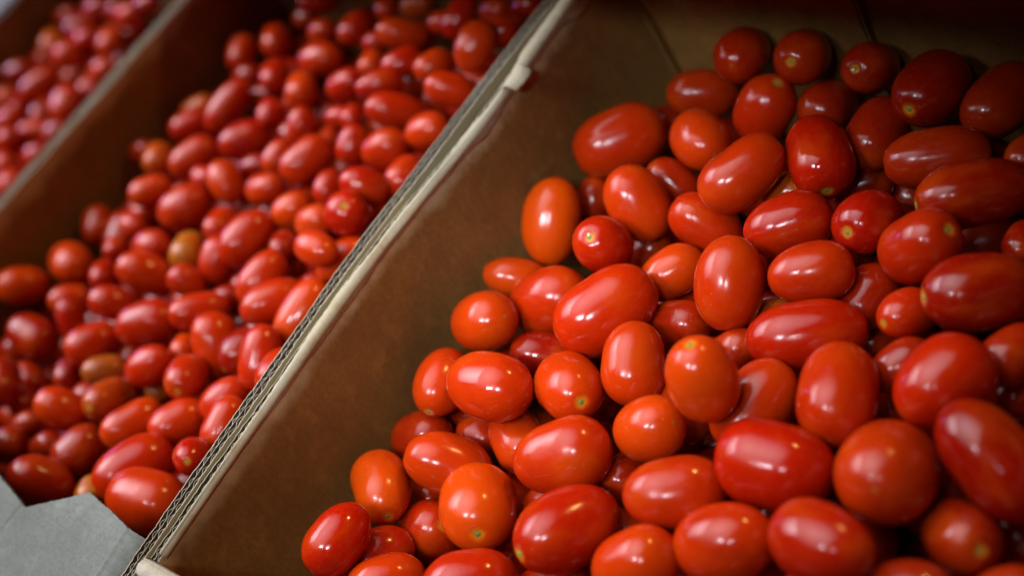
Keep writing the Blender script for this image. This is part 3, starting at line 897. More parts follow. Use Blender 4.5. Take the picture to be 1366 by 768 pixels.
    (1, -185.8, 335.8, -51.7, -0.959, -0.188, -0.214, 8.64, 1.303, 'r', 0, 'small round red tomato, eighth from left in fifth row down, middle box'),
    (1, -166.1, 335.0, -47.7, -0.58, 0.759, -0.294, 8.76, 1.381, 'r', 0, 'small round red tomato, ninth from left in fifth row down, middle box'),
    (1, -130.3, 347.0, -49.2, -0.65, -0.479, 0.59, 11.96, 1.826, 'r', 0, 'long red tomato, rightmost in fifth row down, middle box'),
    (1, -147.0, 312.4, -49.4, 0.106, 0.876, 0.471, 10.91, 1.333, 'r', 0, 'red tomato, ninth from left in sixth row down, middle box'),
    (1, -112.6, 313.3, -49.9, -0.882, -0.397, -0.252, 14.19, 1.296, 'r', 0, 'red tomato, tenth from left in sixth row down, middle box'),
    (1, -85.8, 332.9, -49.5, -0.935, -0.317, -0.161, 12.5, 1.391, 'r', 0, 'red tomato, rightmost in sixth row down, middle box'),
    (1, -141.2, 275.4, -51.6, -0.266, 0.946, 0.183, 10.22, 1.3, 'r', 0, 'red tomato, sixth from left in seventh row down, middle box'),
    (1, -97.2, 277.0, -43.8, 0.63, 0.276, -0.726, 12.29, 1.4, 'r', 0, 'red tomato, eighth from left in seventh row down, middle box'),
    (1, -91.0, 252.0, -43.1, 0.611, -0.15, 0.777, 14.52, 1.344, 'r', 1, 'round red tomato with stem scar beside the divider, upper middle box'),
    (1, -198.7, 262.7, -49.3, -0.966, -0.182, -0.186, 12.18, 1.36, 'r', 0, 'red tomato, fifth from left in seventh row down, middle box'),
    (1, -159.3, 250.8, -51.1, -0.734, -0.643, -0.217, 11.79, 1.338, 'o', 0, 'orange-red tomato, sixth from left in eighth row down, middle box'),
    (1, -128.8, 246.3, -52.0, -0.898, -0.243, -0.366, 12.01, 1.357, 'o', 0, 'round orange-red tomato, tenth from left in ninth row down, middle box'),
    (1, -84.3, 218.3, -35.3, -0.979, 0.054, 0.197, 11.33, 1.427, 'r', 0, 'red tomato, rightmost in ninth row down, middle box'),
    (1, -84.8, 226.5, -56.7, 0.372, 0.928, -0.015, 12.03, 1.64, 'r', 0, 'long red tomato, rightmost in tenth row down, middle box'),
    (1, -173.2, 218.3, -45.5, 0.269, 0.96, 0.08, 15.29, 1.5, 'r', 0, 'large long red tomato, eighth from left in ninth row down, middle box'),
    (1, -141.7, 223.4, -52.1, -0.589, 0.747, -0.309, 9.52, 1.334, 'd', 0, 'round dark red tomato, ninth from left in ninth row down, middle box'),
    (1, -133.7, 194.8, -48.5, 0.22, 0.967, 0.131, 13.25, 1.593, 'r', 0, 'long red tomato, seventh from left in tenth row down, middle box'),
    (1, -109.2, 181.8, -50.6, 0.467, 0.831, -0.303, 13.91, 1.621, 'r', 0, 'large long red tomato, eighth from left in eleventh row down, middle box'),
    (1, -199.5, 201.9, -54.9, 0.021, 0.912, 0.41, 12.99, 1.32, 'r', 0, 'red tomato, sixth from left in tenth row down, middle box'),
    (1, -205.1, 176.8, -50.4, -0.528, -0.048, 0.848, 10.82, 1.333, 'r', 0, 'red tomato, fourth from left in tenth row down, middle box'),
    (1, -164.9, 158.2, -46.5, -0.483, -0.744, 0.461, 12.37, 1.68, 'r', 0, 'long red tomato, sixth from left in eleventh row down, middle box'),
    (1, -138.4, 142.7, -55.6, -0.314, 0.64, 0.701, 15.52, 1.438, 'r', 0, 'upright red tomato left of the divider, halfway down middle box'),
    (1, -80.8, 181.0, -52.7, 0.177, 0.966, 0.186, 13.61, 1.793, 'o', 0, 'large long orange-red tomato, ninth from left in eleventh row down, middle box'),
    (1, -80.2, 141.9, -47.8, -0.111, 0.873, 0.476, 12.87, 1.643, 'r', 0, 'long red tomato, eleventh from left in thirteenth row down, middle box'),
    (1, -55.9, 136.7, -46.7, -0.294, 0.946, -0.133, 11.67, 1.35, 'r', 0, 'red tomato, rightmost in thirteenth row down, middle box'),
    (1, -130.3, 112.6, -47.2, 0.607, -0.722, 0.331, 12.77, 1.342, 'r', 1, 'red tomato showing its stem scar, ninth from left in thirteenth row down, middle box'),
    (1, -162.7, 132.7, -53.9, -0.583, 0.764, -0.278, 8.85, 1.373, 'o', 0, 'small orange-red tomato, sixth from left in twelfth row down, middle box'),
    (1, -172.4, 103.9, -63.9, -0.623, 0.766, -0.155, 8.38, 1.337, 'g', 0, 'small yellowish tomato, seventh from left in fourteenth row down, middle box'),
    (1, -166.6, 110.1, -43.9, -0.753, -0.62, -0.22, 12.86, 1.336, 'r', 0, 'red tomato, eighth from left in thirteenth row down, middle box'),
    (1, -94.7, 111.6, -57.3, -0.554, -0.813, -0.18, 13.42, 1.324, 'r', 0, 'large red tomato, eighth from left in fourteenth row down, middle box'),
    (1, -73.7, 95.0, -52.2, -0.013, -0.97, -0.242, 12.14, 1.593, 'r', 0, 'long red tomato, rightmost in fifteenth row down, middle box'),
    (1, -67.5, 68.0, -42.4, 0.733, -0.367, 0.573, 11.39, 1.346, 'r', 1, 'red tomato showing its stem scar, rightmost in sixteenth row down, middle box'),
    (1, -119.2, 86.6, -55.7, -0.358, -0.884, 0.3, 13.53, 1.414, 'r', 0, 'large red tomato, fifth from left in fifteenth row down, middle box'),
    (1, -150.4, 72.8, -50.0, 0.285, 0.93, -0.23, 13.26, 1.607, 'o', 0, 'long orange-red tomato, fourth from left in fifteenth row down, middle box'),
    (1, -114.9, 48.0, -46.7, -0.289, -0.919, 0.267, 16.8, 1.541, 'r', 0, 'long red tomato just above the plump one by the pale flap, middle box'),
    (1, -78.0, 34.0, -43.7, -0.952, -0.182, 0.244, 18.97, 1.368, 'r', 0, 'plump red tomato wedged between divider and pale flap, nearest in middle box'),
    (1, -182.1, 13.6, -43.1, 0.516, 0.278, -0.81, 15.57, 1.394, 'd', 0, 'large dark red tomato, leftmost in sixteenth row down, middle box'),
    (1, -189.7, 43.4, -55.8, -0.296, -0.955, 0.018, 14.55, 1.341, 'd', 0, 'large dark red tomato, second from left in sixteenth row down, middle box'),
    (1, -221.9, 35.7, -54.8, -0.867, -0.392, -0.307, 9.91, 1.365, 'd', 0, 'round dark red tomato, third from left in fifteenth row down, middle box'),
    (1, -223.6, 60.8, -48.1, -0.516, -0.175, 0.839, 13.96, 1.429, 'r', 0, 'long red tomato, third from left in fourteenth row down, middle box'),
    (1, -186.5, 79.5, -48.0, 0.402, -0.638, 0.657, 14.16, 1.455, 'y', 1, 'orange tomato with yellow stem end at lower left of middle box'),
    (1, -223.3, 98.4, -54.8, 0.457, 0.675, -0.579, 11.18, 1.455, 'g', 0, 'long yellowish tomato, sixth from left in thirteenth row down, middle box'),
    (1, -262.1, 86.7, -56.7, -0.672, 0.682, -0.288, 10.43, 1.384, 'd', 0, 'dark red tomato, fifth from left in thirteenth row down, middle box'),
    (1, -248.4, 110.7, -48.6, -0.333, -0.89, 0.312, 15.03, 1.31, 'o', 0, 'large orange-red tomato, third from left in twelfth row down, middle box'),
    (1, -302.5, 123.0, -53.1, 0.323, -0.547, -0.772, 10.32, 1.579, 'r', 0, 'long red tomato, second from left in twelfth row down, middle box'),
    (1, -326.5, 138.0, -56.8, 0.459, 0.613, -0.643, 11.69, 1.476, 'r', 0, 'long red tomato, third from left in eleventh row down, middle box'),
    (1, -208.0, 138.0, -48.0, -0.785, -0.606, 0.129, 15.75, 1.447, 'r', 0, 'large red tomato, fifth from left in twelfth row down, middle box'),
    (1, -252.4, 141.2, -43.5, 0.515, 0.34, -0.787, 12.58, 1.417, 'r', 0, 'red tomato, fourth from left in eleventh row down, middle box'),
    (1, -307.3, 163.2, -53.3, -0.701, 0.648, -0.297, 10.5, 1.377, 'r', 0, 'round red tomato, second from left in tenth row down, middle box'),
    (1, -251.6, 172.9, -48.7, 0.527, 0.272, -0.805, 14.89, 1.5, 'o', 0, 'long orange-red tomato, third from left in tenth row down, middle box'),
    (1, -319.9, 187.4, -54.0, -0.639, 0.682, -0.357, 9.28, 1.313, 'r', 0, 'small round red tomato, second from left in ninth row down, middle box'),
    (1, -271.2, 194.6, -49.3, -0.972, -0.186, -0.145, 13.05, 1.405, 'r', 0, 'round red tomato, fifth from left in ninth row down, middle box'),
    (1, -232.9, 200.4, -52.1, -0.547, 0.816, -0.188, 12.22, 1.361, 'g', 0, 'yellow-green tomato near the centre of middle box'),
    (1, -315.1, 207.7, -50.4, -0.988, 0.107, 0.112, 9.58, 1.329, 'r', 0, 'small round red tomato, fourth from left in ninth row down, middle box'),
    (1, -325.8, 223.8, -56.6, -0.916, -0.393, -0.082, 10.32, 1.328, 'r', 0, 'small red tomato, leftmost in eighth row down, middle box'),
    (1, -311.7, 234.9, -41.3, -0.436, -0.825, 0.359, 11.85, 1.429, 'r', 0, 'long red tomato, second from left in eighth row down, middle box'),
    (1, -270.2, 231.8, -49.2, -0.676, -0.735, 0.052, 15.97, 1.31, 'r', 0, 'large red tomato, third from left in eighth row down, middle box'),
    (1, -218.7, 226.5, -50.7, -0.389, 0.859, -0.332, 11.14, 1.362, 'r', 0, 'red tomato, seventh from left in ninth row down, middle box'),
    (1, -360.1, 164.7, -54.4, 0.958, -0.264, 0.107, 16.06, 1.413, 'o', 1, 'round orange tomato by the left wall of middle box'),
    (1, -378.6, 131.2, -44.7, -0.413, -0.683, 0.602, 14.84, 1.385, 'o', 0, 'orange tomato at the left picture edge, highest by the wall, middle box'),
    (1, -329.9, 100.2, -53.1, -0.89, 0.024, 0.455, 15.92, 1.344, 'd', 0, 'large dark red tomato, leftmost in twelfth row down, middle box'),
    (1, -357.5, 87.9, -62.9, -0.902, -0.414, -0.121, 11.21, 1.381, 'd', 0, 'dark red tomato, second from left in thirteenth row down, middle box'),
    (1, -296.9, 57.6, -40.4, -0.665, 0.73, 0.157, 13.08, 1.454, 'd', 0, 'dark red tomato, leftmost in thirteenth row down, middle box'),
    (1, -318.4, 72.5, -66.8, -0.893, 0.34, 0.296, 12.51, 1.299, 'd', 0, 'dark red tomato, third from left in thirteenth row down, middle box'),
    (1, -264.0, 43.0, -57.9, -0.876, -0.465, -0.127, 9.77, 1.373, 'd', 0, 'dark red tomato, second from left in fifteenth row down, middle box'),
    (1, -257.6, 23.0, -51.5, -0.896, -0.444, -0.012, 12.64, 1.345, 'd', 0, 'dark red tomato, leftmost in fifteenth row down, middle box'),
    (1, -151.9, 24.3, -58.6, -0.549, 0.801, -0.239, 9.82, 1.307, 'g', 0, 'yellowish tomato, third from left in sixteenth row down, middle box'),
    (1, -106.2, 206.9, -64.8, -0.858, -0.438, -0.269, 8.79, 1.309, 'd', 0, 'small dark red tomato, rightmost in eleventh row down, middle box'),
    (1, -252.4, 436.4, -57.7, -0.517, 0.83, -0.209, 11.16, 1.359, 'd', 0, 'round dark red tomato, fourth from left in second row down, middle box'),
    (1, -245.8, 284.4, -59.8, -0.919, -0.273, -0.284, 11.11, 1.382, 'd', 0, 'dark red tomato, fourth from left in seventh row down, middle box'),
    (1, -297.9, 55.9, -62.8, -0.705, 0.692, -0.154, 10.1, 1.333, 'd', 0, 'dark red tomato, second from left in fourteenth row down, middle box'),
    (1, -310.4, 354.8, -63.8, -0.925, -0.375, -0.06, 10.72, 1.363, 'd', 0, 'small dark red tomato, second from left in fourth row down, middle box'),
    (1, -145.7, 223.6, -71.1, -0.384, 0.871, -0.307, 9.68, 1.396, 'd', 0, 'dark red tomato, eighth from left in tenth row down, middle box'),
    (1, -162.8, 301.4, -64.7, -0.932, -0.329, -0.15, 10.05, 1.375, 'd', 0, 'dark red tomato, seventh from left in seventh row down, middle box'),
    (1, -161.5, 390.8, -69.3, -0.911, -0.298, -0.284, 9.86, 1.403, 'd', 0, 'small dark red tomato, sixth from left in fourth row down, middle box'),
    (1, -184.0, 428.9, -62.5, -0.921, -0.275, -0.276, 10.67, 1.383, 'd', 0, 'dark red tomato, seventh from left in second row down, middle box'),
    (1, -173.0, 177.7, -62.4, -0.904, -0.404, -0.142, 10.15, 1.384, 'd', 0, 'dark red tomato, seventh from left in eleventh row down, middle box'),
    (1, -331.4, 228.0, -77.0, -0.918, -0.283, -0.28, 11.67, 1.451, 'd', 0, 'dark red tomato, sixth from left in ninth row down, middle box'),
    (1, -106.9, 128.2, -74.2, -0.421, 0.834, -0.357, 10.96, 1.391, 'd', 0, 'dark red tomato, rightmost in fourteenth row down, middle box'),
    (1, -261.4, 132.6, -66.0, -0.883, -0.46, -0.092, 11.21, 1.366, 'd', 0, 'dark red tomato, fourth from left in twelfth row down, middle box'),
    (1, -192.8, 321.1, -63.0, -0.381, 0.916, -0.125, 9.79, 1.395, 'd', 0, 'small dark red tomato, eighth from left in sixth row down, middle box'),
    (1, -86.2, 388.8, -60.1, -0.856, -0.517, -0.004, 11.33, 1.314, 'r', 0, 'red tomato, rightmost in fourth row down, middle box'),
    (1, -87.1, 299.8, -57.8, -0.132, 0.979, -0.153, 11.93, 1.343, 'r', 0, 'red tomato, ninth from left in seventh row down, middle box'),
    (1, -100.6, 277.7, -69.4, -0.184, 0.964, -0.192, 12.55, 1.4, 'r', 0, 'red tomato, rightmost in eighth row down, middle box'),
    (1, -95.4, 324.3, -71.3, -0.199, 0.915, -0.351, 11.73, 1.392, 'd', 0, 'dark red tomato, rightmost in seventh row down, middle box'),
    (1, -354.4, 269.2, -69.9, -0.925, -0.28, -0.258, 11.36, 1.437, 'd', 0, 'dark red tomato, leftmost in seventh row down, middle box'),
    (1, -348.9, 370.9, -62.6, -0.932, -0.274, -0.235, 11.65, 1.361, 'd', 0, 'dark red tomato, leftmost in fourth row down, middle box'),
    (2, -656.6, 441.3, -68.1, -0.902, -0.359, -0.24, 11.2, 1.287, 'd', 0, 'dark red tomato, third from left in first row down, farthest box'),
    (2, -588.5, 421.3, -52.2, -0.967, -0.119, -0.224, 12.09, 1.457, 'r', 0, 'round red tomato, fourth from left in first row down, farthest box'),
    (2, -584.0, 442.0, -56.2, -0.985, -0.1, -0.141, 12.15, 1.415, 'd', 0, 'round dark red tomato, rightmost in first row down, farthest box'),
    (2, -683.9, 413.6, -64.4, 0.439, 0.807, -0.396, 14.26, 1.368, 'd', 0, 'dark red tomato, second from left in second row down, farthest box'),
    (2, -659.9, 398.0, -66.3, -0.95, -0.264, -0.167, 13.3, 1.307, 'r', 0, 'round red tomato, third from left in second row down, farthest box'),
    (2, -706.1, 386.7, -61.4, -0.72, 0.666, -0.194, 12.42, 1.429, 'y', 0, 'orange tomato highest against the back left wall of farthest box'),
    (2, -660.2, 372.9, -62.1, -0.967, -0.048, -0.251, 13.92, 1.362, 'r', 0, 'round red tomato, second from left in third row down, farthest box'),
    (2, -722.0, 371.9, -73.1, -0.949, -0.272, -0.16, 12.54, 1.269, 'r', 0, 'round red tomato, leftmost in third row down, farthest box'),
    (2, -612.2, 399.9, -66.2, -0.496, 0.865, -0.08, 12.98, 1.339, 'o', 0, 'orange-red tomato, fourth from left in second row down, farthest box'),
    (2, -659.6, 386.1, -86.4, -0.76, 0.627, -0.171, 12.64, 1.335, 'r', 0, 'round red tomato, third from left in third row down, farthest box'),
    (2, -597.6, 368.3, -73.6, -0.935, -0.175, -0.307, 12.81, 1.44, 'o', 0, 'round orange-red tomato, rightmost in fourth row down, farthest box'),
    (2, -709.1, 341.5, -57.6, -0.896, -0.4, 0.192, 13.01, 1.32, 'd', 0, 'dark red tomato, leftmost in fourth row down, farthest box'),
    (2, -678.4, 339.3, -69.1, -0.308, -0.949, 0.069, 13.97, 1.632, 'r', 0, 'long red tomato, third from left in fourth row down, farthest box'),
    (2, -613.4, 325.7, -76.1, -0.293, 0.954, 0.066, 15.63, 1.347, 'r', 0, 'large red tomato, rightmost in fifth row down, farthest box'),
    (2, -718.5, 315.0, -68.4, -0.916, -0.4, 0.021, 12.68, 1.346, 'o', 0, 'orange-red tomato, leftmost in fifth row down, farthest box'),
    (2, -694.5, 312.8, -77.2, -0.464, 0.865, -0.189, 11.83, 1.341, 'r', 0, 'red tomato, third from left in fifth row down, farthest box'),
    (2, -680.8, 291.2, -70.9, -0.862, -0.503, -0.069, 12.37, 1.314, 'r', 0, 'red tomato, second from left in fifth row down, farthest box'),
    (2, -637.2, 292.0, -79.8, -0.618, -0.661, 0.427, 12.14, 1.371, 'r', 0, 'red tomato, second from left in sixth row down, farthest box'),
    (2, -644.6, 268.0, -68.7, -0.922, -0.27, -0.278, 12.75, 1.414, 'r', 0, 'round red tomato, leftmost in sixth row down, farthest box'),
    (2, -591.9, 263.0, -78.0, -0.88, -0.398, -0.258, 13.12, 1.391, 'r', 0, 'red tomato, rightmost in seventh row down, farthest box'),
    (2, -633.9, 245.5, -78.0, -0.926, -0.333, -0.175, 13.36, 1.314, 'r', 0, 'round red tomato, second from left in seventh row down, farthest box'),
    (2, -587.0, 229.9, -75.4, -0.675, 0.712, -0.192, 12.94, 1.303, 'r', 0, 'round red tomato, third from left in seventh row down, farthest box'),
    (2, -615.0, 220.6, -81.5, -0.894, -0.427, -0.139, 13.15, 1.366, 'r', 0, 'red tomato, leftmost in seventh row down, farthest box'),
    (2, -643.6, 419.8, -93.6, -0.781, -0.601, -0.172, 12.69, 1.325, 'd', 0, 'dark red tomato, fifth from left in second row down, farthest box'),
    (2, -681.9, 372.4, -93.4, -0.698, -0.68, 0.224, 12.78, 1.328, 'o', 0, 'orange-red tomato, fourth from left in fourth row down, farthest box'),
    (2, -621.2, 356.6, -86.2, -0.113, 0.992, -0.055, 12.29, 1.276, 'r', 0, 'red tomato, fifth from left in fourth row down, farthest box'),
    (2, -654.3, 317.6, -82.8, -0.311, 0.927, -0.211, 13.81, 1.458, 'd', 0, 'dark red tomato, fourth from left in fifth row down, farthest box'),
    (2, -598.5, 293.3, -81.0, -0.849, -0.477, -0.228, 13.3, 1.311, 'd', 0, 'dark red tomato, rightmost in sixth row down, farthest box'),
    (2, -658.5, 275.8, -91.7, -0.941, -0.333, -0.059, 13.02, 1.405, 'd', 0, 'dark red tomato, fourth from left in seventh row down, farthest box'),
    (2, -619.2, 426.6, -81.4, -0.52, 0.825, -0.222, 13.22, 1.427, 'd', 0, 'dark red tomato, rightmost in second row down, farthest box'),
    (2, -722.6, 421.8, -61.9, -0.933, -0.358, 0.022, 12.26, 1.241, 'd', 0, 'round dark red tomato, leftmost in first row down, farthest box'),
    (2, -722.1, 334.5, -78.0, -0.94, -0.305, -0.155, 12.82, 1.333, 'd', 0, 'round dark red tomato, second from left in fourth row down, farthest box'),
    (2, -688.7, 440.6, -64.7, -0.959, -0.225, -0.17, 12.88, 1.341, 'd', 0, 'round dark red tomato, second from left in first row down, farthest box'),
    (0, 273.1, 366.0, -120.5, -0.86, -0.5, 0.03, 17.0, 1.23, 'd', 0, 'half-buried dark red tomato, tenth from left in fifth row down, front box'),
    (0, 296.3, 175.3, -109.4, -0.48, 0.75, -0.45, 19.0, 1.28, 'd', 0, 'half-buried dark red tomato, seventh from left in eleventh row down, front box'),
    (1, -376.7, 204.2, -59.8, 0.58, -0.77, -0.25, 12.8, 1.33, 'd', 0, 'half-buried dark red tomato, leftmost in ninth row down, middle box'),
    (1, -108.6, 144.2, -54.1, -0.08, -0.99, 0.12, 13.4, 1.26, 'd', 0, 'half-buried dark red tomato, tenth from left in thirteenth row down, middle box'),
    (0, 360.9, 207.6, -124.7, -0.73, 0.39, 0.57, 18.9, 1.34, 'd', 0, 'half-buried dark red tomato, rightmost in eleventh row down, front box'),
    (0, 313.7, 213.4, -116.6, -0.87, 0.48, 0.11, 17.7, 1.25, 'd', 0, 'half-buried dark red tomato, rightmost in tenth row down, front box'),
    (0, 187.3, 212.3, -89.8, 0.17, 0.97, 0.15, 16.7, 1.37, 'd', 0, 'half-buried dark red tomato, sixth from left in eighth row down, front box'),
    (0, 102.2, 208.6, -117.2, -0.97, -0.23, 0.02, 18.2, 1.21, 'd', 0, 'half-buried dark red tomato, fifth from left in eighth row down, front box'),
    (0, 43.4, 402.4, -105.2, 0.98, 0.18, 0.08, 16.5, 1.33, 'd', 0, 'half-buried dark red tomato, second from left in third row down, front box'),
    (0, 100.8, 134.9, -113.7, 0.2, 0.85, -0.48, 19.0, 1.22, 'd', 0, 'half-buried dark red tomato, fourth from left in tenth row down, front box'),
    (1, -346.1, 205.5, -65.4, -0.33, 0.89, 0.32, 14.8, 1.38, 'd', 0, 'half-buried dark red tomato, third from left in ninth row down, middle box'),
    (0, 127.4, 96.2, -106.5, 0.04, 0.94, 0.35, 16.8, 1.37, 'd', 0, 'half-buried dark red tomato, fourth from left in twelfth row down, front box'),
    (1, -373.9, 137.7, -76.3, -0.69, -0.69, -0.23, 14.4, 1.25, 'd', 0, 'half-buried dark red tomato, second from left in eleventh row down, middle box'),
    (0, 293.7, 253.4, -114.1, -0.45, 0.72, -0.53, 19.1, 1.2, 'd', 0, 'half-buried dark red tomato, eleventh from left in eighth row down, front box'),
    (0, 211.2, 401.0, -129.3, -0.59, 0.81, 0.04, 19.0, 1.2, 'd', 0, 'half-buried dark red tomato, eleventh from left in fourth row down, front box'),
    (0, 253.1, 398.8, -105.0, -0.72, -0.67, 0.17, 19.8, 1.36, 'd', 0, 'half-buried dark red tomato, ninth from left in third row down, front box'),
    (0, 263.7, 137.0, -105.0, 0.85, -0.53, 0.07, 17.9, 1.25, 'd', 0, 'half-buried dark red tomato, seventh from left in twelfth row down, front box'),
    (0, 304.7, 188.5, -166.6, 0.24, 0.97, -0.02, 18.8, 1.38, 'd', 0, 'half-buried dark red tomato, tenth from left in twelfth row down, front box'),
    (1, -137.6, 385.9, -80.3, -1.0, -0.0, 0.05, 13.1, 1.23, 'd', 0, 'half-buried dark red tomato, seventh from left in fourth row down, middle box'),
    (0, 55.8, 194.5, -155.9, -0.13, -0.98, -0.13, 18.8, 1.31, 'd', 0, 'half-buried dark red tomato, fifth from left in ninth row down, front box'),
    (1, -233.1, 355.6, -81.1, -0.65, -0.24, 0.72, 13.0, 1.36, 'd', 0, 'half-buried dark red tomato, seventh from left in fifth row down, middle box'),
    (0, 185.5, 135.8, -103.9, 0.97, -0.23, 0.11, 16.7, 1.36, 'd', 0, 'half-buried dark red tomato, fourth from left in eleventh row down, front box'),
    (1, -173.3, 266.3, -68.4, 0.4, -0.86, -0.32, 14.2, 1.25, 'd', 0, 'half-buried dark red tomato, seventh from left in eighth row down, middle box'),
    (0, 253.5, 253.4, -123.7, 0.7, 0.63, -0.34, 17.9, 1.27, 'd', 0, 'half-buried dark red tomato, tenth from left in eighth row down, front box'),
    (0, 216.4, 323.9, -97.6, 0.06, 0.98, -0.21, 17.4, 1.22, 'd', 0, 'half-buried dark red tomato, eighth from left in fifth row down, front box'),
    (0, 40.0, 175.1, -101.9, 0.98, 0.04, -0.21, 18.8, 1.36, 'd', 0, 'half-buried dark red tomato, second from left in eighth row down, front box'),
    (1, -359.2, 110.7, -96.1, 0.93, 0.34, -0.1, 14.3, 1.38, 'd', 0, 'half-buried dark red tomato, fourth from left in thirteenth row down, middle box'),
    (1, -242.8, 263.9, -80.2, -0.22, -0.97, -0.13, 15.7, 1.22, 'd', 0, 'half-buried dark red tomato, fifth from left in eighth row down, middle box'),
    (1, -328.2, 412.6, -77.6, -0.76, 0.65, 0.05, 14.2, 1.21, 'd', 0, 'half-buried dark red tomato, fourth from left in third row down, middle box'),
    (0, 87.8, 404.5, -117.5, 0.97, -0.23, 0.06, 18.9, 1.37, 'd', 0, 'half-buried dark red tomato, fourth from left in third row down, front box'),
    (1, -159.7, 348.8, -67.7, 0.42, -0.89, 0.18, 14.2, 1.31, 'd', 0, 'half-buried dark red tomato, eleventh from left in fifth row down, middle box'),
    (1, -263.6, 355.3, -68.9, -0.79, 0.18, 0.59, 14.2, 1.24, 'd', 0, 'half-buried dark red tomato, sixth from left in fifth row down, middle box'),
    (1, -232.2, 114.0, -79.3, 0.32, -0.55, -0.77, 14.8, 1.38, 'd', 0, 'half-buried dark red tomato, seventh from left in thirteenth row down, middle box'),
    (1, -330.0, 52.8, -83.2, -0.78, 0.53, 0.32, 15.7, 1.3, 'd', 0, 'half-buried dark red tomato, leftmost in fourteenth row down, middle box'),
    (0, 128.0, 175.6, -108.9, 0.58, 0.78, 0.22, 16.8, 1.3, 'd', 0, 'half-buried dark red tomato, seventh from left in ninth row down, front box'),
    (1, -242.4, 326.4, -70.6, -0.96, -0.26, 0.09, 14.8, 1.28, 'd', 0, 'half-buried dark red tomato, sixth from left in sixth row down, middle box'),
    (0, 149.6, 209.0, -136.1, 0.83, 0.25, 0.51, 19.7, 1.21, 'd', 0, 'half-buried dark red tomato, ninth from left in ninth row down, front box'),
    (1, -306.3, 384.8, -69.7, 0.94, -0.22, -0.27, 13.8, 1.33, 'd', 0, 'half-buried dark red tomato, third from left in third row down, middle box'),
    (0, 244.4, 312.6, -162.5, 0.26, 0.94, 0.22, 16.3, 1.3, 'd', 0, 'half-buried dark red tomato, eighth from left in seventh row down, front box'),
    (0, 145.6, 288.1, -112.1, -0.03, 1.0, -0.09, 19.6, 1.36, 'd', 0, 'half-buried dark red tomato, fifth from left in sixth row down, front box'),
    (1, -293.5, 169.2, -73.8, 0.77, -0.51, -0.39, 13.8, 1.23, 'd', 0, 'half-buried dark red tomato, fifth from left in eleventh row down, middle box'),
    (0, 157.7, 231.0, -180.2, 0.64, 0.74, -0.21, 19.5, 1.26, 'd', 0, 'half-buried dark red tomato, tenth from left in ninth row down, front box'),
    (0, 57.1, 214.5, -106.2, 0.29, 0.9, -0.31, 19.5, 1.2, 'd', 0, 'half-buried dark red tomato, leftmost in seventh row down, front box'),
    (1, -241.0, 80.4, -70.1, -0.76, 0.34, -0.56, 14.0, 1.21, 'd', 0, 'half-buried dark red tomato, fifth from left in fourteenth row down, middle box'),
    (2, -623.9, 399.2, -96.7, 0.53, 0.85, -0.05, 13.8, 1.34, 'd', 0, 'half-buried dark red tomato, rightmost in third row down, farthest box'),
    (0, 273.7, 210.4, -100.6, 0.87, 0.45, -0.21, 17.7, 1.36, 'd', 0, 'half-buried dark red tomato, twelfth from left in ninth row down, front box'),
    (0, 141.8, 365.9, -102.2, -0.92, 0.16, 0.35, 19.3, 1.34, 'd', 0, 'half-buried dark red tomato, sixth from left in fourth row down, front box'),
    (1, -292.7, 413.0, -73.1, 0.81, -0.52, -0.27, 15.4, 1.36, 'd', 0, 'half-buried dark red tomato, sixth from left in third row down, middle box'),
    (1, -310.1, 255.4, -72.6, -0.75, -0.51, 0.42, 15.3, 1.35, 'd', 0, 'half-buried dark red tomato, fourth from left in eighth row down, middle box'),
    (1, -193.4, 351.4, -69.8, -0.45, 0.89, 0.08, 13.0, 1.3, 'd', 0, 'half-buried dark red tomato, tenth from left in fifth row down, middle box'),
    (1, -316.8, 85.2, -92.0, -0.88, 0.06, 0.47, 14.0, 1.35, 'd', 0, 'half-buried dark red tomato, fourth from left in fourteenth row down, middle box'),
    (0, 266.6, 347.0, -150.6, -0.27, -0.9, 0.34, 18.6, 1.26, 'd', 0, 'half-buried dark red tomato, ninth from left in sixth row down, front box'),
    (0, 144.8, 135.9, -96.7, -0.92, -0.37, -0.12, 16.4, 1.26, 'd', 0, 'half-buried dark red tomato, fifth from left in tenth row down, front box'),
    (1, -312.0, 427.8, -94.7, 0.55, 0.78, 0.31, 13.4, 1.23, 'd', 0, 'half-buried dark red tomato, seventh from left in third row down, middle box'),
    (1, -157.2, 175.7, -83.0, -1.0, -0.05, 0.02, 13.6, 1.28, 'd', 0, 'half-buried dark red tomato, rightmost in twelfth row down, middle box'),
]
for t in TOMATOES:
    place_tomato(*t[1:11], t[11], GROUPS[t[0]])

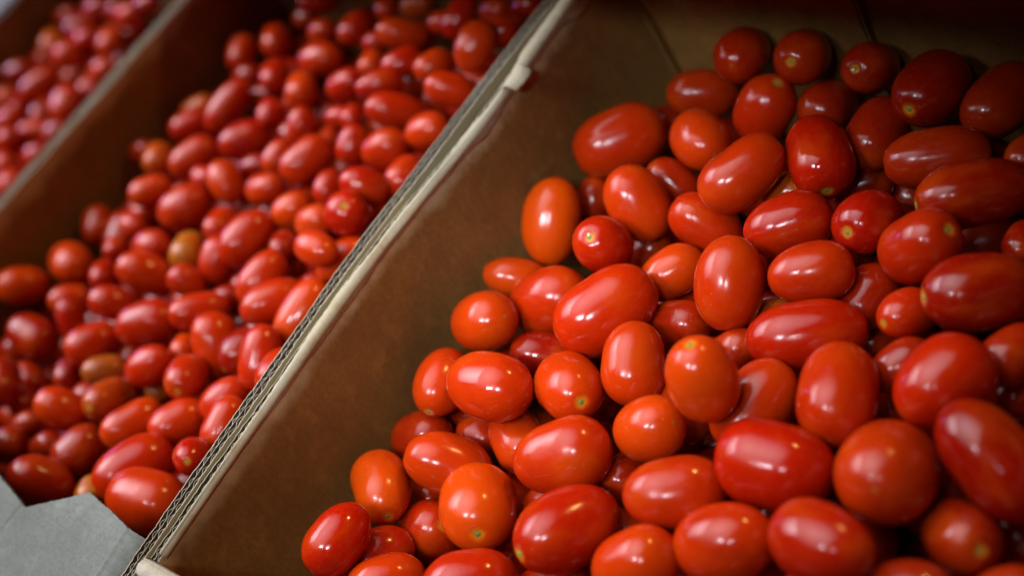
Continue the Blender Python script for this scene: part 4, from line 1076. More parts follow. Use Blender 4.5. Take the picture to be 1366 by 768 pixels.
# the rest of the fruit underneath, beyond counting
DEEP = [
    (0, 40.0, 21.3, -83.9, 0.64, -0.76, -0.16, 16.2, 1.25),
    (0, 79.8, 30.1, -87.0, -0.99, -0.01, 0.14, 16.9, 1.34),
    (0, 128.2, 23.2, -80.7, 0.25, 0.81, 0.53, 18.0, 1.38),
    (0, 167.6, 18.0, -80.7, 0.74, -0.32, -0.59, 17.4, 1.22),
    (0, 208.5, 22.0, -80.3, -0.84, 0.48, 0.24, 16.4, 1.24),
    (0, 250.7, 21.4, -80.9, 0.88, -0.47, 0.1, 17.1, 1.32),
    (0, 298.8, 21.6, -82.2, -0.7, -0.71, -0.02, 19.1, 1.26),
    (0, 346.2, 21.4, -84.2, -0.72, 0.61, 0.34, 19.3, 1.3),
    (0, 373.9, 22.3, -115.1, -0.61, 0.73, 0.31, 17.7, 1.27),
    (0, 58.2, 56.7, -108.2, -0.93, 0.35, 0.14, 16.4, 1.31),
    (0, 100.7, 58.0, -104.5, 0.88, -0.28, 0.39, 16.7, 1.27),
    (0, 145.2, 61.9, -93.3, 0.89, -0.42, 0.19, 16.2, 1.21),
    (0, 187.0, 57.3, -77.1, 0.95, -0.31, -0.1, 17.1, 1.38),
    (0, 228.3, 60.9, -77.1, -0.21, -0.9, 0.39, 17.7, 1.35),
    (0, 274.2, 59.0, -78.7, 0.24, -0.96, 0.16, 17.6, 1.34),
    (0, 317.8, 57.6, -92.8, -0.98, -0.01, 0.21, 17.5, 1.39),
    (0, 352.9, 65.2, -114.4, -0.41, 0.91, 0.03, 19.2, 1.25),
    (0, 399.0, 59.2, -86.0, 0.73, -0.68, 0.02, 17.9, 1.29),
    (0, 40.3, 90.9, -131.6, 0.21, -0.98, 0.02, 19.3, 1.28),
    (0, 79.6, 100.5, -139.0, -0.7, 0.71, 0.05, 18.6, 1.24),
    (0, 167.5, 95.9, -125.0, 0.41, -0.91, -0.06, 16.4, 1.39),
    (0, 213.1, 104.3, -100.8, 0.26, 0.88, -0.41, 17.2, 1.32),
    (0, 250.9, 95.8, -87.4, -0.09, -0.92, -0.39, 18.3, 1.26),
    (0, 301.4, 101.1, -78.1, -0.99, 0.06, 0.16, 19.2, 1.33),
    (0, 338.2, 94.3, -136.5, -0.83, -0.51, -0.21, 18.1, 1.21),
    (0, 380.3, 97.0, -86.0, -0.27, -0.81, 0.53, 18.4, 1.25),
    (0, 59.1, 139.6, -130.5, 0.78, 0.48, -0.4, 18.4, 1.32),
    (0, 227.3, 134.2, -124.8, -0.54, 0.5, -0.68, 17.5, 1.3),
    (0, 314.4, 131.7, -122.8, 0.97, -0.25, 0.06, 18.7, 1.36),
    (0, 357.7, 138.7, -137.3, -0.93, -0.35, -0.11, 18.2, 1.36),
    (0, 404.5, 134.9, -92.0, 0.36, 0.9, 0.24, 18.4, 1.39),
    (0, 83.5, 170.8, -146.3, 0.19, 0.84, 0.51, 18.0, 1.28),
    (0, 170.4, 176.8, -120.1, -0.73, 0.59, 0.33, 17.7, 1.36),
    (0, 214.6, 173.0, -102.2, 0.94, -0.26, 0.21, 18.7, 1.24),
    (0, 248.9, 172.9, -117.9, 0.18, 0.91, 0.37, 17.3, 1.2),
    (0, 338.8, 176.1, -121.6, 0.14, -0.92, 0.36, 16.8, 1.37),
    (0, 382.1, 174.7, -120.6, 0.93, -0.06, -0.35, 16.5, 1.31),
    (0, 230.0, 207.3, -129.7, -0.61, 0.78, 0.15, 18.0, 1.37),
    (0, 401.7, 214.5, -86.0, 0.86, -0.41, -0.31, 17.5, 1.26),
    (0, 40.0, 249.7, -125.0, -0.8, 0.59, 0.07, 18.1, 1.32),
    (0, 82.0, 250.8, -112.0, -0.94, 0.33, -0.08, 17.9, 1.29),
    (0, 122.3, 250.6, -118.3, -0.88, 0.08, -0.48, 16.5, 1.27),
    (0, 173.6, 249.2, -109.8, -0.73, 0.38, -0.57, 16.7, 1.35),
    (0, 210.8, 250.8, -122.5, -0.9, 0.43, -0.01, 18.0, 1.29),
    (0, 340.1, 251.0, -128.5, 0.89, 0.44, 0.11, 19.2, 1.34),
    (0, 383.6, 254.9, -86.0, 0.93, -0.01, 0.36, 17.1, 1.38),
    (0, 64.1, 286.2, -131.4, 0.08, 0.73, -0.68, 19.1, 1.33),
    (0, 100.5, 289.8, -141.3, 0.07, 0.92, 0.38, 19.3, 1.22),
    (0, 185.9, 287.9, -109.6, -0.77, -0.64, 0.08, 16.2, 1.32),
    (0, 227.4, 284.6, -137.8, 0.27, 0.94, -0.23, 18.4, 1.33),
    (0, 273.2, 284.7, -136.9, -0.92, 0.26, 0.3, 16.6, 1.25),
    (0, 311.7, 290.7, -152.7, 0.97, 0.1, 0.23, 19.0, 1.28),
    (0, 353.3, 288.8, -127.2, -0.97, 0.07, -0.22, 17.9, 1.33),
    (0, 400.1, 286.5, -97.6, 0.44, 0.9, -0.02, 16.4, 1.27),
    (0, 40.0, 328.6, -126.5, 0.51, -0.86, 0.05, 19.9, 1.27),
    (0, 83.3, 333.4, -115.7, 0.62, -0.5, -0.6, 19.3, 1.23),
    (0, 127.4, 323.8, -126.7, -0.59, -0.57, 0.57, 17.3, 1.23),
    (0, 170.6, 329.8, -108.1, -0.74, -0.52, -0.42, 17.7, 1.38),
    (0, 251.0, 335.3, -107.1, 0.43, 0.7, 0.57, 19.1, 1.22),
    (0, 297.3, 328.3, -110.2, -0.84, -0.27, -0.46, 18.2, 1.26),
    (0, 339.3, 322.7, -142.2, -0.96, 0.27, 0.02, 19.0, 1.27),
    (0, 380.7, 328.2, -86.0, 0.7, -0.52, 0.49, 16.4, 1.22),
    (0, 61.3, 361.7, -138.1, -0.77, -0.44, 0.46, 16.8, 1.27),
    (0, 101.4, 361.4, -122.9, 0.78, -0.61, -0.11, 16.3, 1.35),
    (0, 182.3, 362.2, -127.9, 0.13, -0.96, -0.26, 17.2, 1.25),
    (0, 230.2, 360.4, -120.1, 0.86, -0.11, -0.5, 16.6, 1.22),
    (0, 312.6, 360.1, -137.7, -0.94, 0.29, 0.15, 18.4, 1.39),
    (0, 355.6, 365.3, -83.2, 0.91, 0.26, -0.31, 18.0, 1.3),
    (0, 400.0, 365.2, -86.0, -0.88, 0.31, 0.35, 17.6, 1.34),
    (0, 127.8, 401.7, -134.9, -0.95, 0.28, 0.12, 17.5, 1.21),
    (0, 164.5, 401.3, -118.0, -0.79, 0.19, 0.58, 17.7, 1.35),
    (0, 294.2, 407.5, -123.1, 0.83, 0.56, -0.1, 17.4, 1.33),
    (0, 340.7, 400.2, -82.6, -0.85, 0.46, 0.27, 18.3, 1.24),
    (0, 381.7, 402.2, -97.9, -0.18, -0.98, 0.05, 19.3, 1.32),
    (0, 59.0, 42.5, -141.9, 0.2, -0.92, -0.34, 16.7, 1.36),
    (0, 89.5, 38.1, -165.0, -0.88, -0.42, -0.24, 17.6, 1.4),
    (0, 141.8, 41.5, -120.7, 0.53, 0.85, -0.09, 16.6, 1.4),
    (0, 186.9, 37.9, -107.2, -0.94, -0.26, 0.21, 16.6, 1.29),
    (0, 227.6, 44.0, -119.6, 0.97, -0.23, 0.07, 19.9, 1.2),
    (0, 269.0, 40.0, -108.3, -0.88, 0.4, 0.28, 16.9, 1.32),
    (0, 313.7, 44.6, -126.1, 0.9, -0.44, 0.0, 19.6, 1.32),
    (0, 352.5, 42.1, -144.6, -0.79, -0.6, -0.06, 16.9, 1.21),
    (0, 398.0, 40.2, -137.3, -0.16, 0.92, -0.34, 16.8, 1.33),
    (0, 72.4, 80.2, -169.2, 0.91, -0.4, -0.1, 19.4, 1.36),
    (0, 117.3, 79.0, -139.9, -0.97, -0.19, -0.18, 17.7, 1.21),
    (0, 153.8, 78.2, -156.5, -0.47, -0.8, -0.38, 18.9, 1.25),
    (0, 201.5, 78.0, -139.9, -0.97, 0.22, 0.13, 17.9, 1.23),
    (0, 245.6, 78.3, -121.4, 0.85, -0.52, 0.11, 18.2, 1.28),
    (0, 283.8, 78.1, -136.2, 0.83, -0.45, -0.33, 16.5, 1.32),
    (0, 328.1, 86.2, -172.8, -0.76, 0.18, -0.63, 16.2, 1.32),
    (0, 369.3, 74.4, -152.0, 0.88, -0.46, 0.09, 17.1, 1.39),
    (0, 64.1, 117.4, -176.5, -0.88, 0.38, -0.28, 16.2, 1.26),
    (0, 96.7, 120.1, -191.1, -0.11, -0.93, -0.34, 18.6, 1.29),
    (0, 140.0, 118.1, -174.3, 0.2, -0.95, 0.22, 19.6, 1.39),
    (0, 183.6, 118.9, -149.2, 0.93, -0.15, -0.35, 17.9, 1.22),
    (0, 227.6, 115.7, -159.9, 0.26, 0.97, 0.04, 19.4, 1.25),
    (0, 266.7, 121.6, -138.3, 0.19, -0.98, 0.02, 18.4, 1.36),
    (0, 313.7, 114.6, -201.2, -0.43, 0.9, -0.07, 19.3, 1.31),
    (0, 352.3, 111.1, -186.3, -0.25, -0.91, -0.33, 18.4, 1.35),
    (0, 393.0, 122.1, -159.2, 0.78, -0.48, -0.39, 19.0, 1.32),
    (0, 79.8, 159.0, -181.9, 0.89, 0.41, -0.18, 17.3, 1.22),
    (0, 116.4, 153.4, -148.7, 0.35, 0.93, -0.05, 19.4, 1.29),
    (0, 160.1, 156.9, -150.1, 0.33, -0.94, 0.08, 18.3, 1.4),
    (0, 202.3, 157.7, -159.4, -0.92, -0.3, -0.27, 18.8, 1.4),
    (0, 244.9, 153.1, -175.3, -0.95, -0.15, 0.28, 19.4, 1.21),
    (0, 290.1, 155.7, -146.2, 0.99, -0.11, 0.12, 17.3, 1.24),
    (0, 330.2, 154.2, -159.4, 0.5, 0.86, 0.09, 18.7, 1.21),
    (0, 376.3, 158.1, -178.5, 0.61, -0.76, -0.2, 19.6, 1.34),
    (0, 99.9, 191.1, -189.2, -0.28, -0.66, -0.7, 16.8, 1.38),
    (0, 143.3, 194.2, -171.2, 0.95, 0.29, 0.15, 16.2, 1.23),
    (0, 183.1, 196.6, -150.3, -0.39, -0.9, -0.18, 18.6, 1.32),
    (0, 226.2, 187.7, -179.5, -0.57, -0.82, 0.0, 17.3, 1.36),
    (0, 269.9, 193.3, -141.4, -0.06, 1.0, -0.04, 17.9, 1.38),
    (0, 352.7, 196.2, -159.7, 0.61, -0.78, 0.14, 17.7, 1.35),
    (0, 397.8, 194.8, -146.3, -0.72, 0.68, -0.16, 16.9, 1.34),
    (0, 77.3, 231.3, -142.4, -0.37, -0.9, -0.25, 16.6, 1.29),
    (0, 116.2, 233.6, -150.0, -0.55, -0.83, 0.07, 17.2, 1.32),
    (0, 204.5, 226.7, -166.4, 1.0, -0.08, -0.04, 16.9, 1.22),
    (0, 247.5, 225.3, -157.4, 0.81, 0.33, -0.49, 17.8, 1.2),
    (0, 285.7, 232.0, -142.6, 0.79, 0.57, 0.23, 16.4, 1.23),
    (0, 325.6, 230.0, -159.9, 0.9, -0.31, 0.31, 18.2, 1.21),
    (0, 372.6, 238.2, -151.9, -0.15, 0.99, 0.06, 18.5, 1.35),
    (0, 62.6, 267.7, -169.7, 0.58, -0.76, -0.28, 19.8, 1.35),
    (0, 100.3, 271.4, -192.7, 0.48, 0.88, -0.07, 19.6, 1.26),
    (0, 138.1, 272.9, -147.9, -0.6, 0.6, -0.53, 17.9, 1.23),
    (0, 181.4, 270.1, -143.7, 0.93, -0.37, 0.04, 16.9, 1.28),
    (0, 224.4, 273.9, -169.9, 0.23, 0.95, -0.21, 17.1, 1.31),
    (0, 265.8, 268.4, -166.3, -0.88, 0.48, 0.01, 18.4, 1.25),
    (0, 311.0, 266.2, -179.2, 0.86, 0.5, 0.12, 16.5, 1.28),
    (0, 356.4, 272.0, -166.5, 0.71, 0.67, 0.23, 17.5, 1.39),
    (0, 401.9, 270.8, -134.6, 0.29, -0.83, -0.47, 19.1, 1.36),
    (0, 73.5, 306.9, -175.3, -0.67, 0.53, 0.52, 19.9, 1.35),
    (0, 115.2, 309.5, -210.2, 0.52, 0.81, 0.26, 17.4, 1.38),
    (0, 157.9, 304.0, -145.8, -0.44, 0.86, 0.27, 17.9, 1.2),
    (0, 204.2, 306.3, -159.3, 0.99, 0.04, -0.14, 16.2, 1.32),
    (0, 291.6, 304.6, -182.5, 0.61, 0.78, -0.1, 17.8, 1.26),
    (0, 324.8, 305.5, -200.4, -0.13, -0.99, 0.02, 18.9, 1.37),
    (0, 373.0, 307.2, -180.0, -0.96, -0.28, -0.05, 17.1, 1.38),
    (0, 51.3, 342.1, -187.5, -0.7, 0.46, 0.54, 19.3, 1.25),
    (0, 97.2, 344.0, -152.8, 0.95, -0.12, 0.29, 16.7, 1.24),
    (0, 138.6, 344.5, -156.8, -0.75, -0.67, -0.02, 16.4, 1.28),
    (0, 187.6, 349.3, -162.0, -0.9, 0.21, -0.38, 18.0, 1.28),
    (0, 226.5, 347.0, -177.8, -0.52, 0.81, 0.28, 19.4, 1.28),
    (0, 309.1, 342.3, -169.3, -0.81, 0.24, 0.53, 17.4, 1.32),
    (0, 353.8, 348.2, -170.0, 0.76, 0.64, 0.1, 19.2, 1.35),
    (0, 395.7, 340.2, -114.5, -0.88, 0.47, -0.01, 17.8, 1.28),
    (0, 72.4, 382.5, -169.0, -0.96, -0.23, -0.15, 19.0, 1.29),
    (0, 116.1, 385.8, -183.2, 0.89, 0.45, 0.09, 18.6, 1.39),
    (0, 161.1, 386.7, -154.3, -0.17, 0.98, -0.06, 18.6, 1.36),
    (0, 200.3, 384.6, -163.5, -0.89, 0.14, -0.43, 17.8, 1.33),
    (0, 245.0, 382.1, -145.8, -0.45, -0.88, -0.12, 16.8, 1.29),
    (0, 288.4, 385.9, -154.4, -0.99, -0.15, -0.03, 16.6, 1.21),
    (0, 325.6, 385.6, -109.5, 0.51, -0.86, 0.04, 16.7, 1.22),
    (0, 369.5, 383.8, -130.5, -0.64, -0.75, 0.19, 17.7, 1.31),
    (0, 53.8, 422.8, -141.8, 0.85, -0.51, 0.11, 19.1, 1.21),
    (0, 93.7, 416.7, -151.6, -0.69, -0.55, -0.47, 18.6, 1.25),
    (0, 138.2, 422.0, -166.7, -0.71, 0.29, 0.64, 19.1, 1.29),
    (0, 178.8, 421.0, -186.0, -0.8, -0.6, 0.06, 19.2, 1.26),
    (0, 228.7, 424.7, -154.8, -0.98, -0.11, -0.15, 18.5, 1.3),
    (0, 269.0, 421.5, -163.3, 0.05, -1.0, 0.03, 19.3, 1.28),
    (0, 313.9, 417.9, -155.9, -0.59, 0.73, 0.35, 18.6, 1.22),
    (0, 354.7, 425.2, -116.4, -0.82, 0.55, 0.18, 16.7, 1.26),
    (0, 394.6, 426.1, -129.0, 0.14, -0.95, 0.26, 17.0, 1.27),
    (1, -376.8, 23.4, -59.8, 0.96, 0.28, 0.09, 13.0, 1.3),
    (1, -341.7, 15.0, -57.0, -0.76, 0.56, 0.33, 15.7, 1.35),
    (1, -315.2, 21.7, -80.7, -0.98, -0.16, -0.08, 15.5, 1.29),
    (1, -274.8, 25.4, -75.2, 0.12, 0.98, 0.17, 12.8, 1.33),
    (1, -243.2, 26.1, -73.9, -0.18, 0.97, -0.13, 13.1, 1.25),
    (1, -208.7, 22.3, -71.2, -0.43, -0.76, 0.48, 14.2, 1.27),
    (1, -172.6, 16.7, -76.2, 0.84, -0.54, 0.1, 14.7, 1.24),
    (1, -143.4, 23.2, -93.5, -0.94, -0.33, 0.08, 15.7, 1.27),
    (1, -104.5, 21.3, -64.0, 0.04, -0.85, 0.52, 14.6, 1.24),
    (1, -75.1, 16.3, -74.6, -0.98, 0.03, -0.22, 14.2, 1.36),
    (1, -43.3, 21.2, -58.1, -0.53, -0.84, 0.06, 12.9, 1.31),
    (1, -361.7, 46.5, -74.0, 0.28, 0.87, -0.41, 13.5, 1.27),
    (1, -294.5, 51.2, -86.6, -0.46, 0.89, 0.03, 13.6, 1.35),
    (1, -258.9, 48.6, -91.5, -0.44, 0.9, 0.01, 15.5, 1.23),
    (1, -229.1, 53.3, -97.8, 0.03, -1.0, 0.07, 15.2, 1.4),
    (1, -197.5, 55.4, -83.2, 0.96, -0.22, -0.18, 15.7, 1.28),
    (1, -157.0, 57.7, -75.8, -0.88, -0.46, -0.15, 14.9, 1.33),
    (1, -126.0, 53.3, -89.2, 0.28, -0.78, -0.55, 14.3, 1.38),
    (1, -92.4, 52.9, -70.9, 0.66, 0.71, 0.25, 13.9, 1.39),
    (1, -58.2, 51.9, -72.4, 0.06, -0.88, 0.46, 14.5, 1.22),
    (1, -32.0, 49.1, -85.8, 0.2, -0.82, -0.53, 14.1, 1.33),
    (1, -377.4, 83.5, -85.4, 0.84, 0.52, 0.16, 14.4, 1.3),
    (1, -347.4, 79.2, -96.8, 0.18, -0.98, 0.01, 13.7, 1.32),
    (1, -279.4, 87.5, -79.9, 0.98, -0.1, 0.15, 14.9, 1.3),
    (1, -206.7, 80.1, -95.4, 0.97, 0.25, -0.08, 13.1, 1.24),
    (1, -182.9, 85.5, -78.3, -0.83, -0.55, 0.03, 13.3, 1.25),
    (1, -139.6, 83.0, -99.0, -0.45, -0.83, 0.34, 15.7, 1.23),
    (1, -109.3, 83.3, -82.3, 0.7, -0.71, 0.05, 14.2, 1.35),
    (1, -73.9, 83.0, -78.5, 0.45, -0.67, 0.59, 12.8, 1.37),
    (1, -43.2, 76.2, -58.1, 0.54, 0.84, -0.02, 14.2, 1.26),
    (1, -320.6, 111.7, -99.0, -0.82, -0.56, -0.1, 13.3, 1.35),
    (1, -297.1, 119.3, -117.4, 0.76, -0.58, 0.29, 14.5, 1.37),
    (1, -259.1, 108.6, -93.6, 0.73, 0.45, -0.51, 13.8, 1.22),
    (1, -196.2, 111.7, -64.0, -0.1, -0.99, -0.03, 15.2, 1.22),
    (1, -157.2, 112.5, -83.0, -0.96, 0.02, 0.27, 15.7, 1.24),
    (1, -132.4, 111.7, -117.3, 0.83, 0.52, 0.22, 15.1, 1.29),
    (1, -93.9, 110.1, -91.9, -0.81, -0.56, -0.19, 15.1, 1.28),
    (1, -57.8, 109.1, -72.0, -0.42, -0.91, -0.07, 14.0, 1.38),
    (1, -22.0, 106.7, -60.1, 0.15, 0.87, -0.48, 12.9, 1.38),
    (1, -346.4, 142.2, -94.5, -0.96, 0.17, 0.23, 13.7, 1.4),
    (1, -307.8, 143.4, -82.2, -0.65, 0.76, 0.07, 15.4, 1.33),
    (1, -279.1, 139.7, -99.4, 0.99, -0.1, -0.06, 13.7, 1.23),
    (1, -239.1, 140.8, -89.8, -0.91, 0.01, -0.42, 13.8, 1.25),
    (1, -208.0, 139.8, -97.2, 0.93, 0.28, 0.24, 14.4, 1.23),
    (1, -170.6, 144.8, -75.7, -0.66, -0.6, 0.45, 14.5, 1.28),
    (1, -142.8, 139.9, -98.7, -0.21, 0.98, 0.03, 15.4, 1.31),
    (1, -77.6, 145.3, -77.7, 0.75, -0.11, 0.66, 14.0, 1.34),
    (1, -37.0, 145.9, -62.8, 0.75, 0.63, -0.2, 12.8, 1.24),
    (1, -360.1, 173.9, -85.1, -0.83, -0.52, 0.21, 15.0, 1.21),
    (1, -332.6, 177.6, -104.6, -0.82, -0.57, 0.05, 13.7, 1.4),
    (1, -261.7, 171.6, -80.9, 0.62, 0.77, 0.16, 14.9, 1.21),
    (1, -223.5, 174.1, -72.8, -0.97, -0.17, 0.16, 14.4, 1.21),
    (1, -194.0, 168.9, -88.2, 0.93, -0.08, -0.37, 14.1, 1.28),
    (1, -124.5, 170.1, -73.5, 0.77, 0.63, -0.1, 14.1, 1.28),
    (1, -96.4, 169.4, -88.3, -0.78, -0.63, 0.07, 13.6, 1.32),
    (1, -59.2, 173.5, -76.5, 0.87, -0.46, -0.17, 15.4, 1.37),
    (1, -22.0, 168.0, -85.8, -0.88, 0.46, -0.06, 14.8, 1.36),
    (1, -314.8, 203.5, -73.8, -0.39, 0.9, 0.16, 13.0, 1.34),
    (1, -278.6, 199.4, -76.6, -0.54, -0.61, 0.58, 13.5, 1.24),
    (1, -244.2, 204.8, -76.7, 0.05, -1.0, -0.04, 14.0, 1.33),
    (1, -207.1, 208.5, -82.2, -0.56, -0.8, 0.23, 15.4, 1.3),
    (1, -177.1, 199.9, -74.0, -0.01, 0.95, -0.31, 12.8, 1.24),
    (1, -142.1, 202.6, -95.6, -0.33, 0.93, -0.14, 15.7, 1.35),
    (1, -106.7, 204.5, -86.3, -0.51, 0.86, -0.01, 12.8, 1.32),
    (1, -69.2, 201.4, -87.0, -0.96, -0.17, 0.24, 14.4, 1.35),
    (1, -47.3, 201.6, -57.8, -0.7, 0.71, -0.1, 12.9, 1.23),
    (1, -359.6, 237.4, -73.4, -0.53, -0.82, 0.24, 14.7, 1.38),
    (1, -335.1, 227.7, -103.6, -0.94, 0.23, -0.23, 13.6, 1.29),
    (1, -290.3, 232.5, -72.3, -0.92, 0.03, 0.39, 13.3, 1.27),
    (1, -261.7, 227.6, -88.5, -0.12, -0.95, -0.28, 13.6, 1.35),
    (1, -227.1, 228.6, -97.0, 0.43, -0.79, -0.43, 15.0, 1.26),
    (1, -197.2, 227.4, -112.7, 0.79, 0.6, 0.16, 14.5, 1.37),
    (1, -161.7, 236.6, -86.8, 0.92, 0.38, 0.08, 12.8, 1.31),
    (1, -122.6, 231.7, -73.4, -0.35, -0.89, -0.3, 12.8, 1.3),
    (1, -91.1, 227.0, -99.0, -0.97, 0.05, 0.25, 14.8, 1.29),
    (1, -58.0, 237.4, -57.0, -0.09, -0.98, -0.18, 13.1, 1.23),
    (1, -22.8, 234.3, -59.9, -0.01, -0.83, 0.55, 12.9, 1.24),
    (1, -377.4, 258.6, -88.7, 0.96, 0.27, 0.04, 14.8, 1.24),
    (1, -344.9, 259.4, -95.4, 0.89, 0.27, 0.36, 13.3, 1.34),
    (1, -275.8, 262.0, -85.5, -0.99, -0.12, 0.05, 14.3, 1.31),
    (1, -211.0, 263.4, -72.6, 0.21, -0.98, -0.03, 13.0, 1.26),
    (1, -141.8, 261.5, -77.1, 0.61, -0.58, -0.54, 14.6, 1.37),
    (1, -112.0, 259.8, -96.1, -0.95, -0.3, 0.09, 13.7, 1.34),
    (1, -75.2, 264.9, -81.5, -0.95, -0.22, 0.2, 14.0, 1.33),
    (1, -43.5, 257.5, -70.0, -0.73, 0.66, 0.19, 14.1, 1.22),
    (1, -359.3, 283.3, -99.4, -0.76, -0.63, 0.14, 13.8, 1.22),
    (1, -329.9, 289.3, -69.4, -0.1, -0.99, 0.12, 13.7, 1.23),
    (1, -291.7, 287.7, -76.0, 0.93, 0.36, -0.1, 13.3, 1.37),
    (1, -257.3, 286.9, -98.1, -0.8, 0.55, 0.24, 14.4, 1.33),
    (1, -233.0, 292.1, -122.2, 0.93, -0.29, -0.22, 15.2, 1.36),
    (1, -197.7, 291.8, -68.5, 0.23, -0.96, -0.14, 14.1, 1.34),
    (1, -155.4, 292.2, -85.3, 0.92, -0.02, 0.38, 14.4, 1.3),
    (1, -123.9, 293.6, -96.1, -0.87, -0.45, -0.21, 14.5, 1.27),
    (1, -94.1, 292.2, -111.7, 0.96, 0.29, -0.03, 14.5, 1.35),
    (1, -61.6, 293.7, -59.8, 0.56, 0.6, 0.58, 13.1, 1.37),
    (1, -29.2, 291.3, -59.3, -0.26, -0.96, 0.09, 13.2, 1.26),
    (1, -375.6, 329.7, -86.4, 0.7, 0.05, -0.71, 13.5, 1.22),
    (1, -342.8, 326.7, -80.0, 0.87, 0.49, 0.04, 15.0, 1.23),
    (1, -313.9, 326.7, -96.9, -0.8, -0.6, 0.01, 14.8, 1.31),
    (1, -277.8, 327.0, -73.1, 0.32, -0.81, -0.5, 14.7, 1.21),
    (1, -209.1, 324.4, -83.7, 0.52, -0.82, 0.25, 14.7, 1.31),
    (1, -174.6, 324.3, -84.4, 0.83, 0.04, -0.55, 15.7, 1.24),
    (1, -135.8, 323.2, -70.9, 0.09, -1.0, 0.01, 14.4, 1.33),
    (1, -113.3, 320.9, -105.3, -0.89, -0.35, -0.3, 14.1, 1.21),
    (1, -76.8, 323.3, -89.3, -0.34, -0.92, 0.19, 13.6, 1.36),
    (1, -41.0, 323.9, -58.3, -0.92, 0.39, 0.03, 14.6, 1.24),
    (1, -364.0, 347.7, -108.6, 0.84, 0.49, 0.25, 14.9, 1.37),
    (1, -324.5, 351.1, -111.7, 0.19, -0.85, 0.49, 13.1, 1.27),
    (1, -293.6, 354.2, -82.7, 0.9, -0.3, 0.32, 13.4, 1.29),
    (1, -126.0, 345.5, -91.0, -0.87, -0.49, -0.06, 13.2, 1.33),
    (1, -92.5, 347.1, -107.8, -0.95, 0.23, -0.2, 15.0, 1.37),
    (1, -64.2, 346.6, -68.2, -0.33, -0.86, 0.39, 13.7, 1.35),
    (1, -28.8, 350.4, -59.3, -0.66, -0.3, -0.68, 13.6, 1.34),
    (1, -374.6, 379.8, -83.0, -0.43, -0.83, -0.36, 15.0, 1.3),
    (1, -341.9, 381.9, -85.3, 0.39, 0.91, 0.14, 13.5, 1.31),
    (1, -281.7, 375.0, -104.2, 0.61, 0.72, -0.32, 15.7, 1.32),
    (1, -241.7, 387.0, -76.3, -0.74, -0.39, -0.55, 14.2, 1.33),
    (1, -212.1, 382.1, -80.6, -0.61, -0.63, -0.49, 14.1, 1.37),
    (1, -173.8, 382.0, -91.5, 0.71, -0.41, 0.57, 13.5, 1.21),
    (1, -107.4, 380.9, -76.2, 0.78, -0.57, 0.26, 13.4, 1.24),
    (1, -75.5, 384.1, -81.8, -0.24, 0.93, -0.29, 13.2, 1.24),
    (1, -45.5, 381.9, -58.0, -0.76, 0.03, 0.64, 14.2, 1.25),
    (1, -367.1, 410.3, -89.9, 0.8, -0.51, 0.33, 13.7, 1.31),
    (1, -265.7, 415.0, -93.4, -0.78, 0.34, 0.53, 13.0, 1.23),
    (1, -229.1, 412.5, -90.5, -0.31, -0.58, 0.76, 13.1, 1.35),
    (1, -194.6, 417.4, -85.3, -0.24, -0.97, 0.07, 14.5, 1.22),
    (1, -164.6, 416.4, -94.8, -0.51, 0.83, -0.24, 15.3, 1.38),
    (1, -126.8, 412.0, -74.5, -0.59, 0.52, -0.63, 15.7, 1.22),
    (1, -91.3, 414.4, -75.8, 0.0, 0.9, -0.44, 14.3, 1.38),
    (1, -59.5, 414.3, -69.2, -0.82, -0.03, 0.57, 15.6, 1.36),
    (1, -25.1, 414.4, -59.6, 0.41, -0.88, 0.24, 15.7, 1.26),
    (1, -369.2, 35.2, -102.3, -0.17, -0.91, -0.37, 15.7, 1.31),
    (1, -335.0, 42.7, -112.0, 0.75, -0.34, -0.56, 13.5, 1.36),
    (1, -305.6, 33.5, -108.0, -0.73, -0.67, 0.1, 13.8, 1.31),
    (1, -270.7, 31.6, -114.6, 0.97, 0.17, 0.2, 13.7, 1.2),
    (1, -234.1, 37.3, -125.8, 0.69, -0.47, -0.55, 14.3, 1.4),
    (1, -193.6, 42.5, -109.5, 0.95, -0.07, 0.3, 13.1, 1.28),
    (1, -165.5, 38.5, -123.6, -0.61, 0.78, 0.14, 15.1, 1.25),
    (1, -133.3, 32.1, -121.9, -0.05, 0.98, 0.18, 15.4, 1.25),
    (1, -102.5, 38.7, -108.8, -1.0, 0.03, -0.06, 13.4, 1.35),
    (1, -59.3, 36.3, -96.8, -0.1, -0.9, 0.41, 15.3, 1.34),
    (1, -29.5, 43.3, -115.5, -0.78, -0.55, -0.31, 13.0, 1.39),
    (1, -350.5, 68.4, -124.7, 0.19, 0.98, -0.04, 15.5, 1.32),
    (1, -317.7, 66.2, -115.3, -0.91, 0.17, 0.39, 15.2, 1.35),
    (1, -282.7, 68.0, -127.6, 0.8, 0.39, -0.45, 15.5, 1.21),
    (1, -247.0, 63.5, -131.4, -1.0, 0.02, 0.0, 12.9, 1.21),
    (1, -216.8, 64.9, -135.2, 0.5, 0.7, 0.51, 14.2, 1.39),
    (1, -182.5, 66.6, -108.1, 0.74, -0.39, 0.55, 13.5, 1.36),
    (1, -151.9, 70.2, -128.2, -0.62, -0.62, -0.48, 15.3, 1.29),
    (1, -114.6, 65.3, -113.1, -0.99, -0.07, -0.07, 13.8, 1.35),
    (1, -75.6, 65.4, -110.7, -0.38, -0.92, -0.07, 15.7, 1.37),
    (1, -50.3, 60.5, -128.7, 0.45, 0.85, -0.26, 15.1, 1.36),
    (1, -368.1, 96.8, -121.9, 0.71, 0.66, -0.22, 15.3, 1.3),
    (1, -335.6, 100.6, -131.2, 0.84, -0.52, -0.18, 13.2, 1.32),
    (1, -299.4, 101.3, -139.3, 0.88, 0.41, -0.23, 14.4, 1.28),
    (1, -269.4, 94.9, -115.0, 0.72, -0.69, 0.02, 14.2, 1.21),
    (1, -229.1, 96.2, -110.4, -0.04, -1.0, -0.03, 14.9, 1.24),
